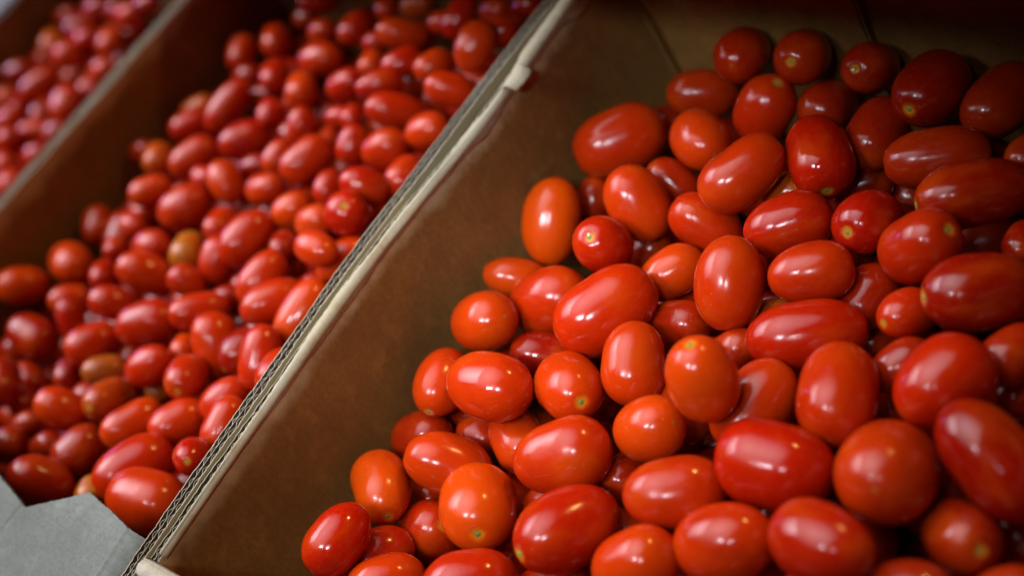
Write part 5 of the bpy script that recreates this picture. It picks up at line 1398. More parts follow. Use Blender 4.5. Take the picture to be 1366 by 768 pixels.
    (1, -193.8, 97.2, -115.8, -0.89, -0.46, -0.06, 13.8, 1.26),
    (1, -168.3, 93.9, -134.3, 0.83, 0.22, 0.52, 14.0, 1.27),
    (1, -127.4, 100.2, -143.7, -0.9, 0.31, -0.31, 14.1, 1.32),
    (1, -95.3, 96.6, -119.6, 0.61, -0.78, 0.14, 14.6, 1.3),
    (1, -63.0, 99.3, -102.3, 0.62, 0.7, -0.37, 13.1, 1.29),
    (1, -31.7, 96.7, -83.6, -0.77, 0.64, 0.04, 15.2, 1.22),
    (1, -345.8, 132.6, -123.8, 0.83, -0.21, 0.52, 15.6, 1.22),
    (1, -320.6, 125.5, -141.9, -0.04, -0.85, -0.53, 15.1, 1.21),
    (1, -282.7, 127.8, -154.0, 0.45, 0.88, 0.14, 15.7, 1.23),
    (1, -250.0, 127.6, -114.3, -0.73, 0.62, 0.29, 13.9, 1.21),
    (1, -217.6, 126.9, -126.0, 0.77, 0.56, -0.3, 15.5, 1.33),
    (1, -183.4, 127.4, -100.8, -0.44, -0.86, 0.26, 12.9, 1.32),
    (1, -144.8, 132.1, -133.7, -0.82, -0.54, 0.21, 13.9, 1.32),
    (1, -112.7, 127.9, -144.1, 0.78, -0.46, -0.42, 15.1, 1.23),
    (1, -85.8, 124.7, -169.7, 0.88, 0.36, -0.3, 15.6, 1.4),
    (1, -45.9, 126.8, -95.3, 0.33, 0.83, -0.46, 13.1, 1.27),
    (1, -364.5, 166.5, -116.7, 0.99, 0.17, -0.0, 15.5, 1.26),
    (1, -328.8, 157.1, -133.5, 0.95, 0.11, 0.31, 14.8, 1.37),
    (1, -297.7, 154.4, -118.8, -0.42, 0.91, -0.01, 13.0, 1.35),
    (1, -261.0, 156.5, -130.2, -0.39, 0.89, -0.23, 15.5, 1.32),
    (1, -224.6, 157.9, -110.9, 0.75, 0.66, 0.01, 13.4, 1.27),
    (1, -197.0, 158.6, -120.3, 0.28, 0.48, 0.83, 14.6, 1.22),
    (1, -166.0, 164.2, -106.1, -0.88, -0.44, 0.19, 13.7, 1.28),
    (1, -132.7, 153.4, -157.0, 0.48, 0.85, 0.22, 15.7, 1.27),
    (1, -99.0, 153.2, -115.0, -0.3, -0.9, -0.33, 14.7, 1.32),
    (1, -60.8, 159.2, -101.1, -0.02, 0.95, -0.3, 12.9, 1.38),
    (1, -33.3, 159.2, -110.9, -0.49, 0.86, -0.16, 14.5, 1.26),
    (1, -351.6, 182.8, -146.5, 0.69, 0.6, -0.41, 15.7, 1.39),
    (1, -321.0, 190.8, -129.8, -0.62, 0.76, 0.21, 15.3, 1.27),
    (1, -286.8, 186.8, -99.1, 0.82, 0.47, -0.32, 13.4, 1.4),
    (1, -249.2, 189.0, -105.4, -0.08, -0.92, 0.38, 14.7, 1.22),
    (1, -214.9, 191.1, -106.5, -0.64, 0.74, 0.22, 13.3, 1.36),
    (1, -183.4, 190.0, -115.3, 0.88, 0.47, 0.08, 13.5, 1.37),
    (1, -145.2, 185.0, -119.8, 0.85, 0.5, -0.18, 13.1, 1.22),
    (1, -111.3, 189.0, -111.2, -0.93, -0.36, -0.06, 14.7, 1.38),
    (1, -83.1, 185.9, -126.3, -0.8, 0.24, -0.56, 13.8, 1.24),
    (1, -50.6, 185.4, -118.5, -0.68, -0.63, -0.37, 14.4, 1.39),
    (1, -367.3, 217.7, -95.8, -0.2, 0.93, -0.3, 14.3, 1.36),
    (1, -329.7, 218.0, -145.1, 0.99, -0.07, 0.13, 14.4, 1.32),
    (1, -298.7, 223.7, -99.4, 0.97, -0.19, 0.12, 15.4, 1.28),
    (1, -265.4, 218.3, -115.7, -0.78, 0.58, -0.25, 13.1, 1.3),
    (1, -232.2, 219.9, -126.1, 0.26, 0.96, -0.07, 14.3, 1.2),
    (1, -192.4, 215.3, -138.3, 0.97, -0.15, 0.19, 14.4, 1.21),
    (1, -163.5, 221.4, -118.9, -0.64, 0.77, -0.04, 15.7, 1.26),
    (1, -130.5, 209.7, -128.9, 0.96, -0.24, -0.14, 15.3, 1.25),
    (1, -95.4, 213.7, -123.9, 0.99, 0.08, 0.15, 13.0, 1.31),
    (1, -68.2, 217.6, -137.7, 0.43, -0.9, -0.04, 15.2, 1.37),
    (1, -30.2, 226.1, -88.4, 0.8, 0.55, 0.24, 15.7, 1.25),
    (1, -356.0, 249.6, -121.4, 0.67, -0.7, -0.26, 14.0, 1.3),
    (1, -314.9, 244.9, -118.5, -0.98, 0.17, 0.14, 14.3, 1.37),
    (1, -285.7, 244.2, -132.9, 0.81, 0.26, 0.53, 12.9, 1.34),
    (1, -248.3, 245.9, -113.4, 1.0, 0.07, -0.02, 14.0, 1.29),
    (1, -218.1, 244.9, -143.0, 0.66, 0.7, -0.28, 14.0, 1.3),
    (1, -180.8, 246.0, -149.2, 0.08, 0.92, -0.39, 15.5, 1.38),
    (1, -149.7, 248.1, -130.1, 0.34, 0.93, 0.11, 12.9, 1.33),
    (1, -113.9, 246.3, -121.4, 0.12, -0.99, 0.06, 15.3, 1.2),
    (1, -74.7, 242.6, -160.5, -0.34, -0.94, 0.01, 15.6, 1.2),
    (1, -43.0, 242.4, -116.7, 0.39, -0.9, 0.17, 15.7, 1.4),
    (1, -365.1, 277.0, -134.6, 0.38, 0.91, 0.13, 13.9, 1.31),
    (1, -335.5, 274.9, -120.9, -0.29, -0.9, 0.32, 14.8, 1.35),
    (1, -297.2, 283.3, -104.1, 0.6, -0.65, 0.46, 14.8, 1.38),
    (1, -266.1, 278.6, -124.0, -0.97, 0.05, 0.22, 14.1, 1.31),
    (1, -228.4, 277.7, -151.3, 0.32, 0.94, -0.1, 15.5, 1.21),
    (1, -193.3, 276.6, -94.4, -0.42, 0.85, -0.33, 14.5, 1.33),
    (1, -164.0, 274.8, -109.9, -0.65, 0.76, 0.05, 14.2, 1.37),
    (1, -125.7, 275.7, -123.3, 0.58, 0.77, 0.25, 13.5, 1.27),
    (1, -104.8, 277.9, -144.1, -0.59, 0.77, -0.23, 15.2, 1.35),
    (1, -61.2, 278.8, -122.7, -0.94, 0.32, 0.12, 15.2, 1.36),
    (1, -30.1, 275.3, -87.3, 0.27, 0.96, -0.03, 12.9, 1.24),
    (1, -357.2, 303.3, -152.7, 0.51, -0.85, 0.1, 15.2, 1.22),
    (1, -316.9, 305.5, -122.4, 0.38, -0.91, -0.19, 13.9, 1.25),
    (1, -283.2, 308.3, -97.1, -0.01, -0.94, 0.35, 13.0, 1.23),
    (1, -250.8, 306.5, -144.8, 0.18, -0.89, 0.42, 13.3, 1.22),
    (1, -211.6, 307.7, -144.5, 0.95, 0.28, -0.12, 15.1, 1.28),
    (1, -180.1, 306.8, -111.4, -0.71, -0.61, 0.35, 15.5, 1.37),
    (1, -148.3, 304.6, -129.5, 0.98, -0.19, 0.04, 15.7, 1.21),
    (1, -108.9, 307.8, -164.3, -0.47, 0.88, -0.11, 15.1, 1.28),
    (1, -82.6, 306.5, -138.4, 0.22, 0.77, -0.59, 13.6, 1.26),
    (1, -46.4, 308.5, -82.8, -0.98, -0.01, 0.18, 15.6, 1.3),
    (1, -367.1, 332.3, -133.9, 0.97, -0.25, -0.01, 13.2, 1.31),
    (1, -326.9, 333.2, -132.2, -0.78, -0.6, -0.17, 13.1, 1.21),
    (1, -303.8, 338.4, -149.3, -0.57, 0.81, 0.16, 14.6, 1.23),
    (1, -261.3, 337.5, -93.9, -0.4, 0.89, 0.24, 13.0, 1.29),
    (1, -227.1, 342.8, -107.4, 0.96, -0.29, 0.01, 14.3, 1.33),
    (1, -198.0, 335.5, -126.2, -0.97, -0.21, -0.14, 15.1, 1.37),
    (1, -164.8, 334.0, -137.6, -0.87, -0.19, -0.46, 15.2, 1.2),
    (1, -128.5, 336.6, -122.1, -0.79, -0.61, 0.07, 13.3, 1.24),
    (1, -95.2, 334.2, -133.4, -0.48, -0.86, 0.18, 13.8, 1.23),
    (1, -61.5, 334.8, -123.9, 0.57, -0.79, -0.22, 15.5, 1.31),
    (1, -26.5, 338.5, -88.5, 0.97, -0.16, -0.16, 14.7, 1.25),
    (1, -349.5, 364.8, -129.2, 0.81, -0.33, 0.49, 13.8, 1.21),
    (1, -314.4, 359.8, -170.2, 0.07, -1.0, 0.06, 14.3, 1.26),
    (1, -283.0, 368.3, -134.1, -0.93, -0.08, 0.36, 15.4, 1.3),
    (1, -249.9, 368.5, -113.0, -0.97, -0.2, -0.12, 13.7, 1.35),
    (1, -214.8, 368.4, -107.4, 0.92, -0.3, 0.25, 13.0, 1.37),
    (1, -181.8, 365.0, -112.6, 0.02, 1.0, -0.05, 12.9, 1.25),
    (1, -144.1, 362.8, -104.8, 0.92, -0.32, -0.22, 13.7, 1.24),
    (1, -109.6, 366.4, -126.2, -0.82, -0.49, 0.32, 13.6, 1.3),
    (1, -81.1, 370.9, -143.9, -0.99, -0.05, -0.16, 15.3, 1.26),
    (1, -47.3, 366.0, -88.4, 0.98, 0.14, -0.11, 13.8, 1.26),
    (1, -364.1, 400.2, -115.4, 0.99, -0.07, 0.07, 15.1, 1.37),
    (1, -329.8, 397.7, -123.5, 0.65, 0.7, 0.31, 14.7, 1.29),
    (1, -299.6, 398.6, -133.1, -0.3, -0.87, 0.39, 15.1, 1.3),
    (1, -264.8, 397.5, -126.8, 0.26, 0.91, -0.32, 13.0, 1.39),
    (1, -236.4, 398.3, -116.0, 0.06, 0.99, 0.13, 14.3, 1.26),
    (1, -198.5, 393.7, -107.4, 0.83, -0.51, -0.22, 14.3, 1.24),
    (1, -160.7, 396.8, -120.6, -0.39, 0.76, 0.52, 13.4, 1.32),
    (1, -134.2, 400.8, -106.6, -0.75, -0.48, 0.45, 14.9, 1.38),
    (1, -90.5, 400.3, -99.3, -0.95, -0.19, 0.25, 12.9, 1.27),
    (1, -56.5, 395.8, -105.6, 0.96, 0.13, 0.24, 15.7, 1.34),
    (1, -28.6, 398.0, -126.5, -0.98, 0.13, -0.14, 15.1, 1.28),
    (1, -352.7, 430.7, -101.7, 0.67, -0.74, 0.05, 14.8, 1.29),
    (1, -284.3, 424.1, -113.1, 0.84, 0.49, 0.24, 14.6, 1.26),
    (1, -253.7, 428.8, -123.7, 0.96, 0.23, -0.13, 13.0, 1.3),
    (1, -217.3, 429.5, -114.3, 0.76, 0.59, 0.29, 13.9, 1.29),
    (1, -180.7, 428.3, -120.1, -0.24, -0.96, 0.13, 13.3, 1.31),
    (1, -150.5, 430.5, -117.6, 0.38, -0.68, -0.63, 13.2, 1.36),
    (1, -119.9, 423.0, -129.9, 0.87, 0.47, 0.15, 14.4, 1.31),
    (1, -76.2, 425.9, -108.3, -0.07, 0.98, -0.18, 13.1, 1.34),
    (1, -50.6, 425.6, -122.7, 1.0, 0.01, 0.01, 13.2, 1.37),
    (2, -716.9, 120.5, -82.0, -0.77, 0.53, -0.36, 13.3, 1.28),
    (2, -699.7, 122.3, -100.6, 0.91, 0.16, 0.38, 12.0, 1.21),
    (2, -654.0, 118.7, -82.0, 1.0, 0.01, -0.02, 12.9, 1.25),
    (2, -628.1, 119.6, -96.4, -0.24, -0.96, 0.17, 14.2, 1.2),
    (2, -598.5, 121.5, -82.0, -0.16, -0.98, 0.09, 14.1, 1.22),
    (2, -565.4, 119.0, -82.0, 0.21, 0.97, 0.06, 12.9, 1.23),
    (2, -537.8, 122.2, -82.0, -0.48, -0.87, 0.07, 12.8, 1.31),
    (2, -504.7, 124.2, -82.0, 0.15, -0.87, 0.47, 12.2, 1.27),
    (2, -472.4, 122.9, -82.0, 0.5, 0.85, 0.14, 13.2, 1.24),
    (2, -444.1, 116.9, -87.0, -0.92, -0.37, 0.11, 14.1, 1.27),
    (2, -706.7, 144.3, -116.6, -0.2, -0.92, -0.34, 14.6, 1.29),
    (2, -679.5, 151.4, -82.0, 0.77, 0.57, -0.27, 12.8, 1.4),
    (2, -647.5, 149.9, -82.0, 0.53, -0.84, -0.15, 12.5, 1.35),
    (2, -613.4, 145.2, -92.6, -0.83, 0.51, 0.23, 12.9, 1.26),
    (2, -579.9, 145.0, -89.5, -0.87, -0.36, -0.34, 12.2, 1.39),
    (2, -555.9, 145.6, -104.8, -0.86, -0.36, -0.37, 13.8, 1.25),
    (2, -517.3, 145.8, -99.6, 0.64, -0.65, 0.41, 13.2, 1.25),
    (2, -489.1, 145.4, -89.0, 0.36, -0.9, 0.25, 12.8, 1.28),
    (2, -452.9, 148.0, -82.0, 0.89, 0.4, -0.21, 12.1, 1.31),
    (2, -714.0, 178.4, -82.0, 0.57, 0.72, -0.39, 12.8, 1.22),
    (2, -687.1, 174.6, -101.3, 0.64, -0.71, 0.31, 14.4, 1.27),
    (2, -660.2, 172.6, -115.1, -0.89, -0.1, -0.45, 13.3, 1.38),
    (2, -625.4, 173.4, -82.0, 0.54, -0.82, 0.18, 12.7, 1.27),
    (2, -598.7, 173.2, -89.2, -0.71, -0.36, -0.61, 13.5, 1.22),
    (2, -566.3, 174.4, -82.0, 0.31, 0.94, 0.11, 12.8, 1.22),
    (2, -533.0, 174.1, -82.0, 0.67, 0.72, 0.17, 14.2, 1.38),
    (2, -504.1, 180.6, -89.7, -0.73, 0.68, -0.04, 12.2, 1.27),
    (2, -474.1, 167.9, -101.3, -0.27, 0.95, 0.13, 14.2, 1.35),
    (2, -438.3, 175.3, -82.0, 0.68, -0.73, -0.04, 13.1, 1.38),
    (2, -710.0, 199.4, -98.9, 0.34, -0.72, -0.6, 13.2, 1.33),
    (2, -675.0, 199.9, -82.0, 0.06, 0.97, -0.21, 11.9, 1.31),
    (2, -651.1, 206.6, -93.5, 0.84, 0.01, 0.54, 13.4, 1.29),
    (2, -613.8, 202.0, -102.4, 0.42, 0.9, 0.1, 13.0, 1.29),
    (2, -581.6, 200.5, -94.2, -0.48, -0.88, -0.02, 13.8, 1.39),
    (2, -551.4, 204.6, -82.0, 0.06, -0.93, 0.37, 12.3, 1.22),
    (2, -520.8, 202.4, -97.1, 0.29, 0.96, 0.06, 13.1, 1.23),
    (2, -483.3, 209.6, -82.0, -0.94, 0.3, 0.15, 13.7, 1.38),
    (2, -455.4, 203.9, -93.3, 0.02, -0.95, -0.31, 12.4, 1.3),
    (2, -719.5, 234.9, -82.0, 0.64, -0.67, 0.38, 13.6, 1.26),
    (2, -689.4, 234.4, -88.3, 0.97, -0.16, 0.16, 12.7, 1.37),
    (2, -654.1, 233.6, -102.3, -0.46, 0.89, 0.06, 12.7, 1.3),
    (2, -633.2, 228.8, -122.3, 0.8, 0.58, -0.17, 12.8, 1.37),
    (2, -597.7, 232.3, -102.4, -0.42, -0.89, -0.17, 14.3, 1.28),
    (2, -565.0, 229.9, -95.9, -0.22, -0.82, -0.53, 13.0, 1.33),
    (2, -537.2, 238.1, -82.0, 0.92, -0.39, -0.06, 14.6, 1.3),
    (2, -504.2, 232.3, -92.0, -0.74, 0.01, -0.67, 14.2, 1.24),
    (2, -473.6, 227.5, -104.9, -0.13, -0.91, 0.39, 14.2, 1.25),
    (2, -439.0, 230.4, -82.0, 0.13, 0.99, 0.03, 12.4, 1.3),
    (2, -711.7, 259.5, -94.5, 0.38, 0.91, -0.16, 12.1, 1.23),
    (2, -675.1, 263.0, -111.0, -0.8, -0.29, 0.52, 13.2, 1.38),
    (2, -646.7, 260.4, -123.0, -0.36, -0.93, -0.08, 14.3, 1.29),
    (2, -611.6, 260.3, -100.6, -0.29, -0.93, -0.21, 13.2, 1.33),
    (2, -583.8, 255.5, -120.4, 0.16, 0.99, 0.04, 14.0, 1.27),
    (2, -552.4, 262.5, -92.9, 0.73, 0.66, 0.17, 14.2, 1.35),
    (2, -518.2, 263.3, -82.0, 0.92, 0.4, 0.01, 13.3, 1.32),
    (2, -486.9, 260.9, -82.0, 0.55, 0.76, -0.34, 12.7, 1.33),
    (2, -454.8, 261.0, -82.0, -0.71, 0.63, -0.31, 12.1, 1.27),
    (2, -718.2, 287.8, -105.8, 0.73, -0.68, 0.05, 12.2, 1.39),
    (2, -691.0, 285.9, -95.5, 0.96, 0.04, 0.29, 12.0, 1.22),
    (2, -656.0, 286.8, -134.6, -0.56, -0.82, 0.08, 12.9, 1.35),
    (2, -629.7, 290.9, -104.0, -0.95, 0.23, -0.21, 12.1, 1.38),
    (2, -597.1, 293.9, -106.7, 0.95, 0.04, 0.31, 12.0, 1.37),
    (2, -568.1, 284.9, -82.0, -0.22, -0.95, 0.21, 12.1, 1.27),
    (2, -534.2, 287.5, -82.0, 0.88, -0.34, -0.34, 13.8, 1.26),
    (2, -498.5, 289.0, -82.0, 0.42, -0.9, -0.09, 13.4, 1.22),
    (2, -475.0, 287.8, -98.4, -0.91, -0.37, 0.19, 12.0, 1.32),
    (2, -439.7, 295.0, -82.0, 0.29, 0.94, -0.15, 13.2, 1.22),
    (2, -703.2, 313.4, -101.0, -0.89, -0.28, 0.35, 13.2, 1.3),
    (2, -678.5, 312.5, -118.9, -0.2, 0.87, 0.45, 13.9, 1.22),
    (2, -646.0, 320.3, -107.1, 0.72, -0.67, 0.17, 12.4, 1.34),
    (2, -612.2, 316.0, -116.5, -0.9, 0.39, -0.21, 13.5, 1.21),
    (2, -588.7, 318.0, -92.9, -0.65, -0.75, 0.12, 12.8, 1.23),
    (2, -556.2, 315.9, -82.0, 0.58, 0.68, 0.45, 12.5, 1.27),
    (2, -517.1, 318.1, -82.0, -0.96, -0.09, -0.26, 13.2, 1.24),
    (2, -487.8, 314.0, -90.6, 0.98, -0.22, 0.03, 13.1, 1.27),
    (2, -453.6, 314.8, -99.9, -0.89, -0.31, -0.35, 14.4, 1.33),
    (2, -722.0, 345.3, -100.3, -0.88, -0.4, -0.24, 12.6, 1.27),
    (2, -688.3, 347.6, -105.7, 0.88, 0.48, 0.01, 12.5, 1.36),
    (2, -657.2, 343.1, -119.6, 0.91, -0.33, -0.24, 11.9, 1.3),
    (2, -628.2, 344.0, -107.5, -0.23, -0.96, 0.17, 12.5, 1.23),
    (2, -598.7, 346.4, -118.8, -0.99, -0.14, -0.04, 14.5, 1.39),
    (2, -568.8, 343.0, -82.0, -0.98, 0.2, 0.04, 13.9, 1.3),
    (2, -533.6, 341.3, -82.0, 0.75, 0.58, 0.33, 12.4, 1.31),
    (2, -505.3, 351.1, -87.0, 0.95, -0.15, -0.27, 13.7, 1.22),
    (2, -470.5, 344.3, -82.0, 0.8, -0.48, -0.36, 13.4, 1.26),
    (2, -443.5, 342.7, -104.1, -0.95, -0.29, -0.08, 13.6, 1.23),
    (2, -703.7, 368.8, -112.6, 0.91, 0.41, 0.01, 13.6, 1.32),
    (2, -677.3, 372.2, -126.7, 0.3, 0.92, 0.24, 14.1, 1.29),
    (2, -644.8, 373.5, -109.6, -0.9, 0.42, 0.08, 14.2, 1.39),
    (2, -617.3, 373.9, -123.1, -0.15, 0.93, -0.34, 12.8, 1.29),
    (2, -588.6, 375.6, -96.4, 0.18, 0.77, 0.61, 12.3, 1.21),
    (2, -551.0, 373.0, -82.0, -0.59, 0.75, 0.3, 13.3, 1.33),
    (2, -521.5, 369.2, -98.3, 0.4, 0.58, 0.71, 12.8, 1.24),
    (2, -491.5, 372.7, -106.4, 0.77, 0.52, -0.37, 14.3, 1.34),
    (2, -458.3, 372.3, -82.0, 0.87, -0.5, 0.02, 13.1, 1.28),
    (2, -720.0, 400.4, -84.8, 0.91, -0.41, 0.0, 14.2, 1.21),
    (2, -692.7, 399.8, -116.1, -0.99, -0.02, -0.16, 13.8, 1.25),
    (2, -654.6, 400.2, -119.0, 0.68, 0.44, 0.59, 13.8, 1.28),
    (2, -595.5, 396.5, -110.1, -0.89, 0.1, 0.45, 13.8, 1.27),
    (2, -568.7, 403.0, -82.0, -0.06, 0.94, 0.35, 12.4, 1.23),
    (2, -532.3, 397.6, -82.0, 0.87, 0.47, -0.12, 12.7, 1.29),
    (2, -499.6, 400.0, -82.0, 0.05, 0.99, -0.15, 12.9, 1.39),
    (2, -474.8, 402.0, -82.0, -0.05, -1.0, -0.02, 13.2, 1.27),
    (2, -438.3, 398.5, -82.0, 0.98, 0.17, 0.13, 12.6, 1.24),
    (2, -704.2, 429.5, -87.3, 0.63, -0.48, -0.61, 13.8, 1.34),
    (2, -676.2, 427.7, -110.1, 0.9, 0.13, -0.42, 14.0, 1.3),
    (2, -643.2, 427.1, -127.8, -0.44, 0.88, 0.19, 14.4, 1.28),
    (2, -614.5, 427.3, -115.0, 0.02, -0.99, 0.17, 13.8, 1.39),
    (2, -576.9, 427.2, -89.1, -0.94, -0.34, 0.05, 13.3, 1.26),
    (2, -548.2, 425.9, -82.0, -0.54, -0.77, 0.34, 13.7, 1.24),
    (2, -518.4, 430.1, -82.0, 0.2, -0.97, 0.12, 13.0, 1.3),
    (2, -490.0, 427.0, -92.0, 0.56, -0.62, 0.55, 12.2, 1.34),
    (2, -466.2, 430.7, -107.3, 0.79, -0.57, -0.22, 14.7, 1.3),
    (2, -710.0, 129.8, -142.3, 0.95, -0.06, -0.32, 12.1, 1.39),
    (2, -675.8, 135.8, -103.0, -0.05, 0.99, -0.1, 12.9, 1.37),
    (2, -647.6, 133.8, -114.7, -0.91, -0.38, -0.16, 14.3, 1.31),
    (2, -614.4, 132.2, -117.1, 0.5, -0.87, 0.0, 13.2, 1.25),
    (2, -586.0, 131.4, -127.6, -0.85, -0.52, 0.03, 13.1, 1.35),
    (2, -548.9, 132.4, -128.4, 0.55, 0.7, 0.45, 13.0, 1.24),
    (2, -519.6, 136.8, -126.6, -0.34, -0.94, 0.04, 14.4, 1.39),
    (2, -491.6, 127.4, -110.8, 0.82, -0.24, 0.52, 13.7, 1.4),
    (2, -459.1, 129.9, -115.8, 0.54, 0.84, -0.07, 14.4, 1.32),
    (2, -697.2, 158.6, -137.4, 0.61, -0.76, 0.24, 11.9, 1.26),
    (2, -668.6, 156.3, -137.6, 0.51, 0.81, -0.29, 12.3, 1.37),
    (2, -632.1, 160.8, -108.3, 0.06, 0.76, -0.64, 12.2, 1.33),
    (2, -601.7, 159.0, -115.9, 0.46, -0.89, -0.0, 13.8, 1.35),
    (2, -573.6, 156.0, -134.5, 0.61, 0.32, 0.72, 12.4, 1.21),
    (2, -537.6, 159.2, -139.6, 0.85, 0.46, 0.25, 14.2, 1.4),
    (2, -512.6, 162.0, -158.5, 0.84, -0.36, -0.41, 13.3, 1.24),
    (2, -477.3, 163.9, -128.2, 0.27, 0.96, 0.1, 13.2, 1.27),
    (2, -442.8, 165.0, -105.2, -0.45, -0.88, 0.11, 12.1, 1.26),
    (2, -707.1, 188.5, -125.9, -0.73, -0.65, 0.2, 13.6, 1.29),
    (2, -671.2, 190.9, -136.8, 0.59, 0.8, 0.07, 14.6, 1.32),
    (2, -646.7, 192.1, -150.7, -0.05, 1.0, -0.01, 12.3, 1.35),
    (2, -613.8, 185.6, -133.6, 0.67, -0.65, 0.36, 13.3, 1.37),
    (2, -587.3, 189.0, -145.5, -0.83, 0.28, -0.48, 14.3, 1.37),
    (2, -557.5, 186.3, -104.0, 0.69, 0.72, 0.08, 12.7, 1.33),
    (2, -520.7, 191.2, -120.6, 0.86, 0.39, -0.32, 12.3, 1.25),
    (2, -492.7, 190.9, -114.1, -0.47, 0.86, -0.21, 12.9, 1.24),
    (2, -460.3, 187.8, -142.6, -0.38, -0.87, 0.3, 14.3, 1.29),
    (2, -698.8, 218.9, -112.8, -0.14, 0.98, 0.12, 12.9, 1.25),
    (2, -667.9, 215.8, -118.4, 0.72, -0.61, 0.34, 13.5, 1.25),
    (2, -632.5, 219.9, -145.3, -0.67, -0.69, 0.25, 12.3, 1.35),
    (2, -597.6, 217.1, -126.9, -0.61, 0.79, -0.01, 12.5, 1.37),
    (2, -575.7, 222.8, -145.6, -0.97, -0.18, 0.16, 14.1, 1.28),
    (2, -541.8, 222.2, -108.1, 0.57, -0.71, -0.41, 12.8, 1.21),
    (2, -512.7, 222.1, -118.9, 0.89, -0.35, 0.3, 13.2, 1.32),
    (2, -474.9, 217.0, -133.3, 0.14, -0.96, -0.24, 14.4, 1.29),
    (2, -448.4, 227.4, -116.6, 0.61, 0.79, 0.02, 12.9, 1.28),
    (2, -707.3, 245.3, -121.1, -0.53, -0.85, -0.0, 12.7, 1.28),
    (2, -681.6, 245.0, -130.3, 0.12, -0.99, 0.12, 13.2, 1.32),
    (2, -651.0, 244.2, -148.4, -0.29, 0.95, 0.15, 12.7, 1.32),
    (2, -612.6, 247.9, -136.4, -0.63, -0.73, 0.27, 12.6, 1.24),
    (2, -581.4, 247.7, -146.2, -0.91, -0.19, -0.37, 12.8, 1.27),
    (2, -552.6, 246.3, -116.5, -0.96, 0.29, 0.03, 12.6, 1.2),
    (2, -523.1, 247.2, -133.4, 0.84, -0.41, 0.35, 13.7, 1.26),
    (2, -491.3, 243.7, -118.9, 0.8, 0.6, 0.03, 12.0, 1.36),
    (2, -459.0, 247.5, -136.9, -0.59, 0.79, -0.17, 14.6, 1.28),
    (2, -699.9, 267.8, -143.0, 0.92, -0.14, -0.37, 14.7, 1.36),
    (2, -666.4, 275.6, -156.2, -0.94, 0.33, 0.06, 11.9, 1.21),
    (2, -629.6, 277.8, -142.9, 0.2, -0.94, 0.29, 14.1, 1.25),
    (2, -607.8, 268.4, -156.7, 0.04, -0.97, -0.23, 12.4, 1.35),
    (2, -573.3, 272.1, -163.1, 0.15, 0.99, -0.07, 14.4, 1.39),
    (2, -540.2, 275.6, -118.1, 0.43, 0.9, 0.12, 14.6, 1.33),
    (2, -510.1, 271.5, -107.8, -0.93, -0.0, -0.37, 13.8, 1.3),
    (2, -483.4, 274.0, -120.4, -0.48, -0.85, 0.23, 12.2, 1.34),
    (2, -446.9, 273.5, -103.0, 0.94, 0.23, 0.24, 12.0, 1.23),
    (2, -711.1, 300.3, -128.3, -0.96, -0.23, -0.17, 14.1, 1.3),
    (2, -677.3, 298.7, -165.5, 0.45, 0.81, 0.37, 13.5, 1.33),
    (2, -647.7, 300.1, -159.5, -0.05, -1.0, -0.02, 14.1, 1.23),
    (2, -614.0, 306.0, -140.2, -0.92, -0.25, 0.31, 12.9, 1.31),
    (2, -580.2, 304.0, -123.6, 0.36, -0.84, 0.4, 12.5, 1.25),
    (2, -553.8, 305.9, -106.9, 0.98, -0.21, -0.02, 13.3, 1.3),
    (2, -521.0, 304.0, -104.0, 0.26, -0.93, 0.27, 12.3, 1.26),
    (2, -493.8, 298.2, -132.4, 0.67, 0.74, -0.04, 14.5, 1.4),
    (2, -457.2, 301.5, -127.0, -0.23, -0.92, -0.3, 12.7, 1.32),
    (2, -696.8, 327.7, -139.0, 0.64, -0.67, 0.38, 13.5, 1.34),
    (2, -667.4, 330.7, -151.0, 0.95, -0.04, -0.31, 14.3, 1.29),
    (2, -633.9, 331.3, -129.0, 0.34, 0.9, -0.26, 12.3, 1.35),
    (2, -606.7, 333.5, -152.6, 0.1, -0.99, -0.0, 14.6, 1.24),
    (2, -579.9, 328.3, -136.9, -0.83, 0.05, 0.56, 12.8, 1.21),
    (2, -540.5, 327.8, -118.6, 0.02, -0.91, -0.42, 12.9, 1.38),
    (2, -504.8, 331.5, -108.8, 0.27, -0.91, 0.32, 12.6, 1.31),
    (2, -474.8, 328.0, -120.5, -0.41, 0.91, -0.08, 13.4, 1.28),
    (2, -439.6, 331.4, -127.5, 0.77, 0.6, 0.22, 12.3, 1.39),
    (2, -708.3, 362.8, -140.3, -0.59, 0.78, 0.21, 14.3, 1.34),
    (2, -677.7, 358.7, -154.3, -0.82, -0.15, -0.55, 13.7, 1.28),
    (2, -646.0, 354.6, -142.8, 0.51, -0.86, 0.02, 13.0, 1.25),
    (2, -616.6, 358.9, -169.8, 0.24, -0.97, 0.02, 12.9, 1.33),
    (2, -585.6, 360.3, -140.1, 0.99, -0.08, 0.1, 12.8, 1.35),
    (2, -552.0, 356.9, -108.6, -0.7, -0.7, -0.17, 13.6, 1.4),
    (2, -525.3, 355.5, -126.0, 0.24, 0.71, 0.67, 13.2, 1.25),
    (2, -490.6, 359.2, -134.3, -0.52, 0.65, 0.55, 14.2, 1.34),
    (2, -462.1, 357.9, -119.6, 0.8, 0.58, 0.13, 14.3, 1.28),
    (2, -700.3, 384.0, -161.9, -0.38, -0.91, 0.14, 13.7, 1.36),
    (2, -669.9, 387.7, -171.2, -0.84, 0.19, -0.51, 14.6, 1.33),
    (2, -636.7, 387.1, -137.8, 0.05, 0.94, 0.33, 13.2, 1.21),
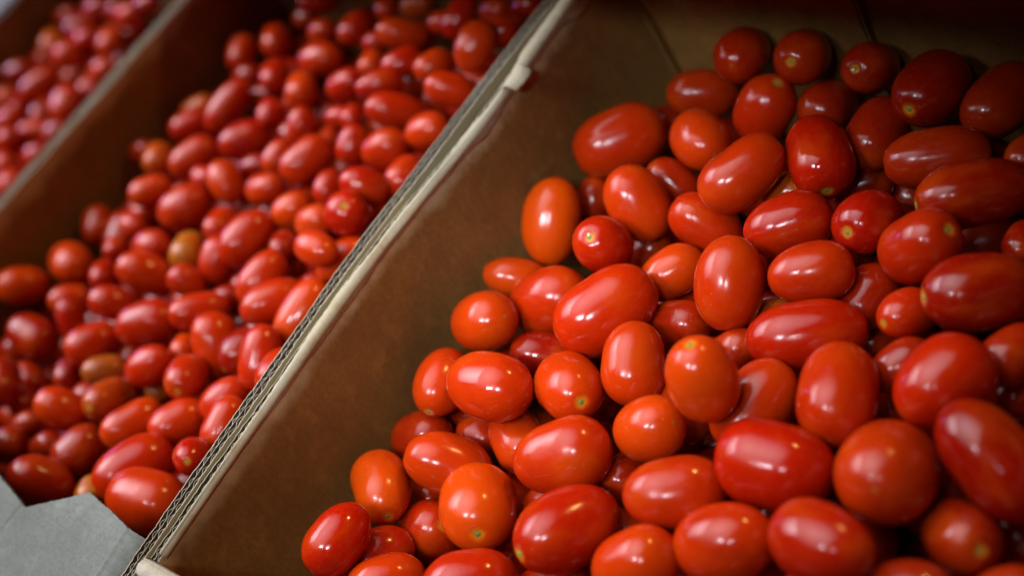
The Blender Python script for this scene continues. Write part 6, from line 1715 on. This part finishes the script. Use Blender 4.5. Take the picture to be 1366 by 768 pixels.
    (2, -600.3, 384.2, -144.1, 0.88, 0.47, 0.01, 13.7, 1.21),
    (2, -569.8, 387.0, -128.4, 0.88, -0.22, 0.42, 14.2, 1.4),
    (2, -538.0, 385.6, -114.6, -0.41, 0.89, 0.19, 13.1, 1.33),
    (2, -507.6, 392.5, -114.1, 0.98, 0.11, -0.15, 12.1, 1.29),
    (2, -478.9, 387.9, -141.7, 0.42, 0.89, -0.15, 13.4, 1.37),
    (2, -451.5, 387.9, -103.0, -0.75, 0.65, 0.14, 13.3, 1.33),
    (2, -712.8, 412.2, -134.5, -0.31, 0.94, 0.14, 13.0, 1.31),
    (2, -681.6, 416.8, -134.7, 0.98, -0.17, 0.08, 13.0, 1.37),
    (2, -644.8, 414.0, -154.9, 0.36, -0.82, -0.44, 12.9, 1.25),
    (2, -618.7, 414.3, -144.3, 0.61, 0.5, -0.61, 14.4, 1.23),
    (2, -582.0, 416.3, -122.1, 0.88, -0.36, 0.29, 12.1, 1.25),
    (2, -554.8, 417.5, -107.0, -0.97, 0.21, 0.12, 13.4, 1.26),
    (2, -524.6, 415.6, -104.0, -0.75, -0.65, -0.12, 12.5, 1.26),
    (2, -493.7, 414.8, -124.1, -0.63, 0.7, -0.33, 14.1, 1.22),
    (2, -456.1, 411.6, -132.1, -0.02, 0.81, 0.58, 12.6, 1.29),
]
for bi, nm in enumerate(("front", "middle", "farthest")):
    V0, F0, _ = make_tomato_mesh(40 + bi, 16, 10)
    V0 = [Vector(v) for v in V0]
    V, F = [], []
    for t in DEEP:
        if t[0] != bi:
            continue
        q = Vector(t[4:7]).to_track_quat('Z', 'Y')
        base = len(V)
        for v in V0:
            w = q @ Vector((v.x * t[7], v.y * t[7], v.z * t[7] * t[8]))
            V.append(((w.x + t[1]) * MM, (w.y + t[2]) * MM, (w.z + t[3]) * MM))
        F += [tuple(i + base for i in f_) for f_ in F0]
    if V:
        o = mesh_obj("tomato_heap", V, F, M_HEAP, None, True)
        tag(o, "shaded tomatoes packed beneath the top layer of the %s box" % nm, "tomatoes", kind="stuff")
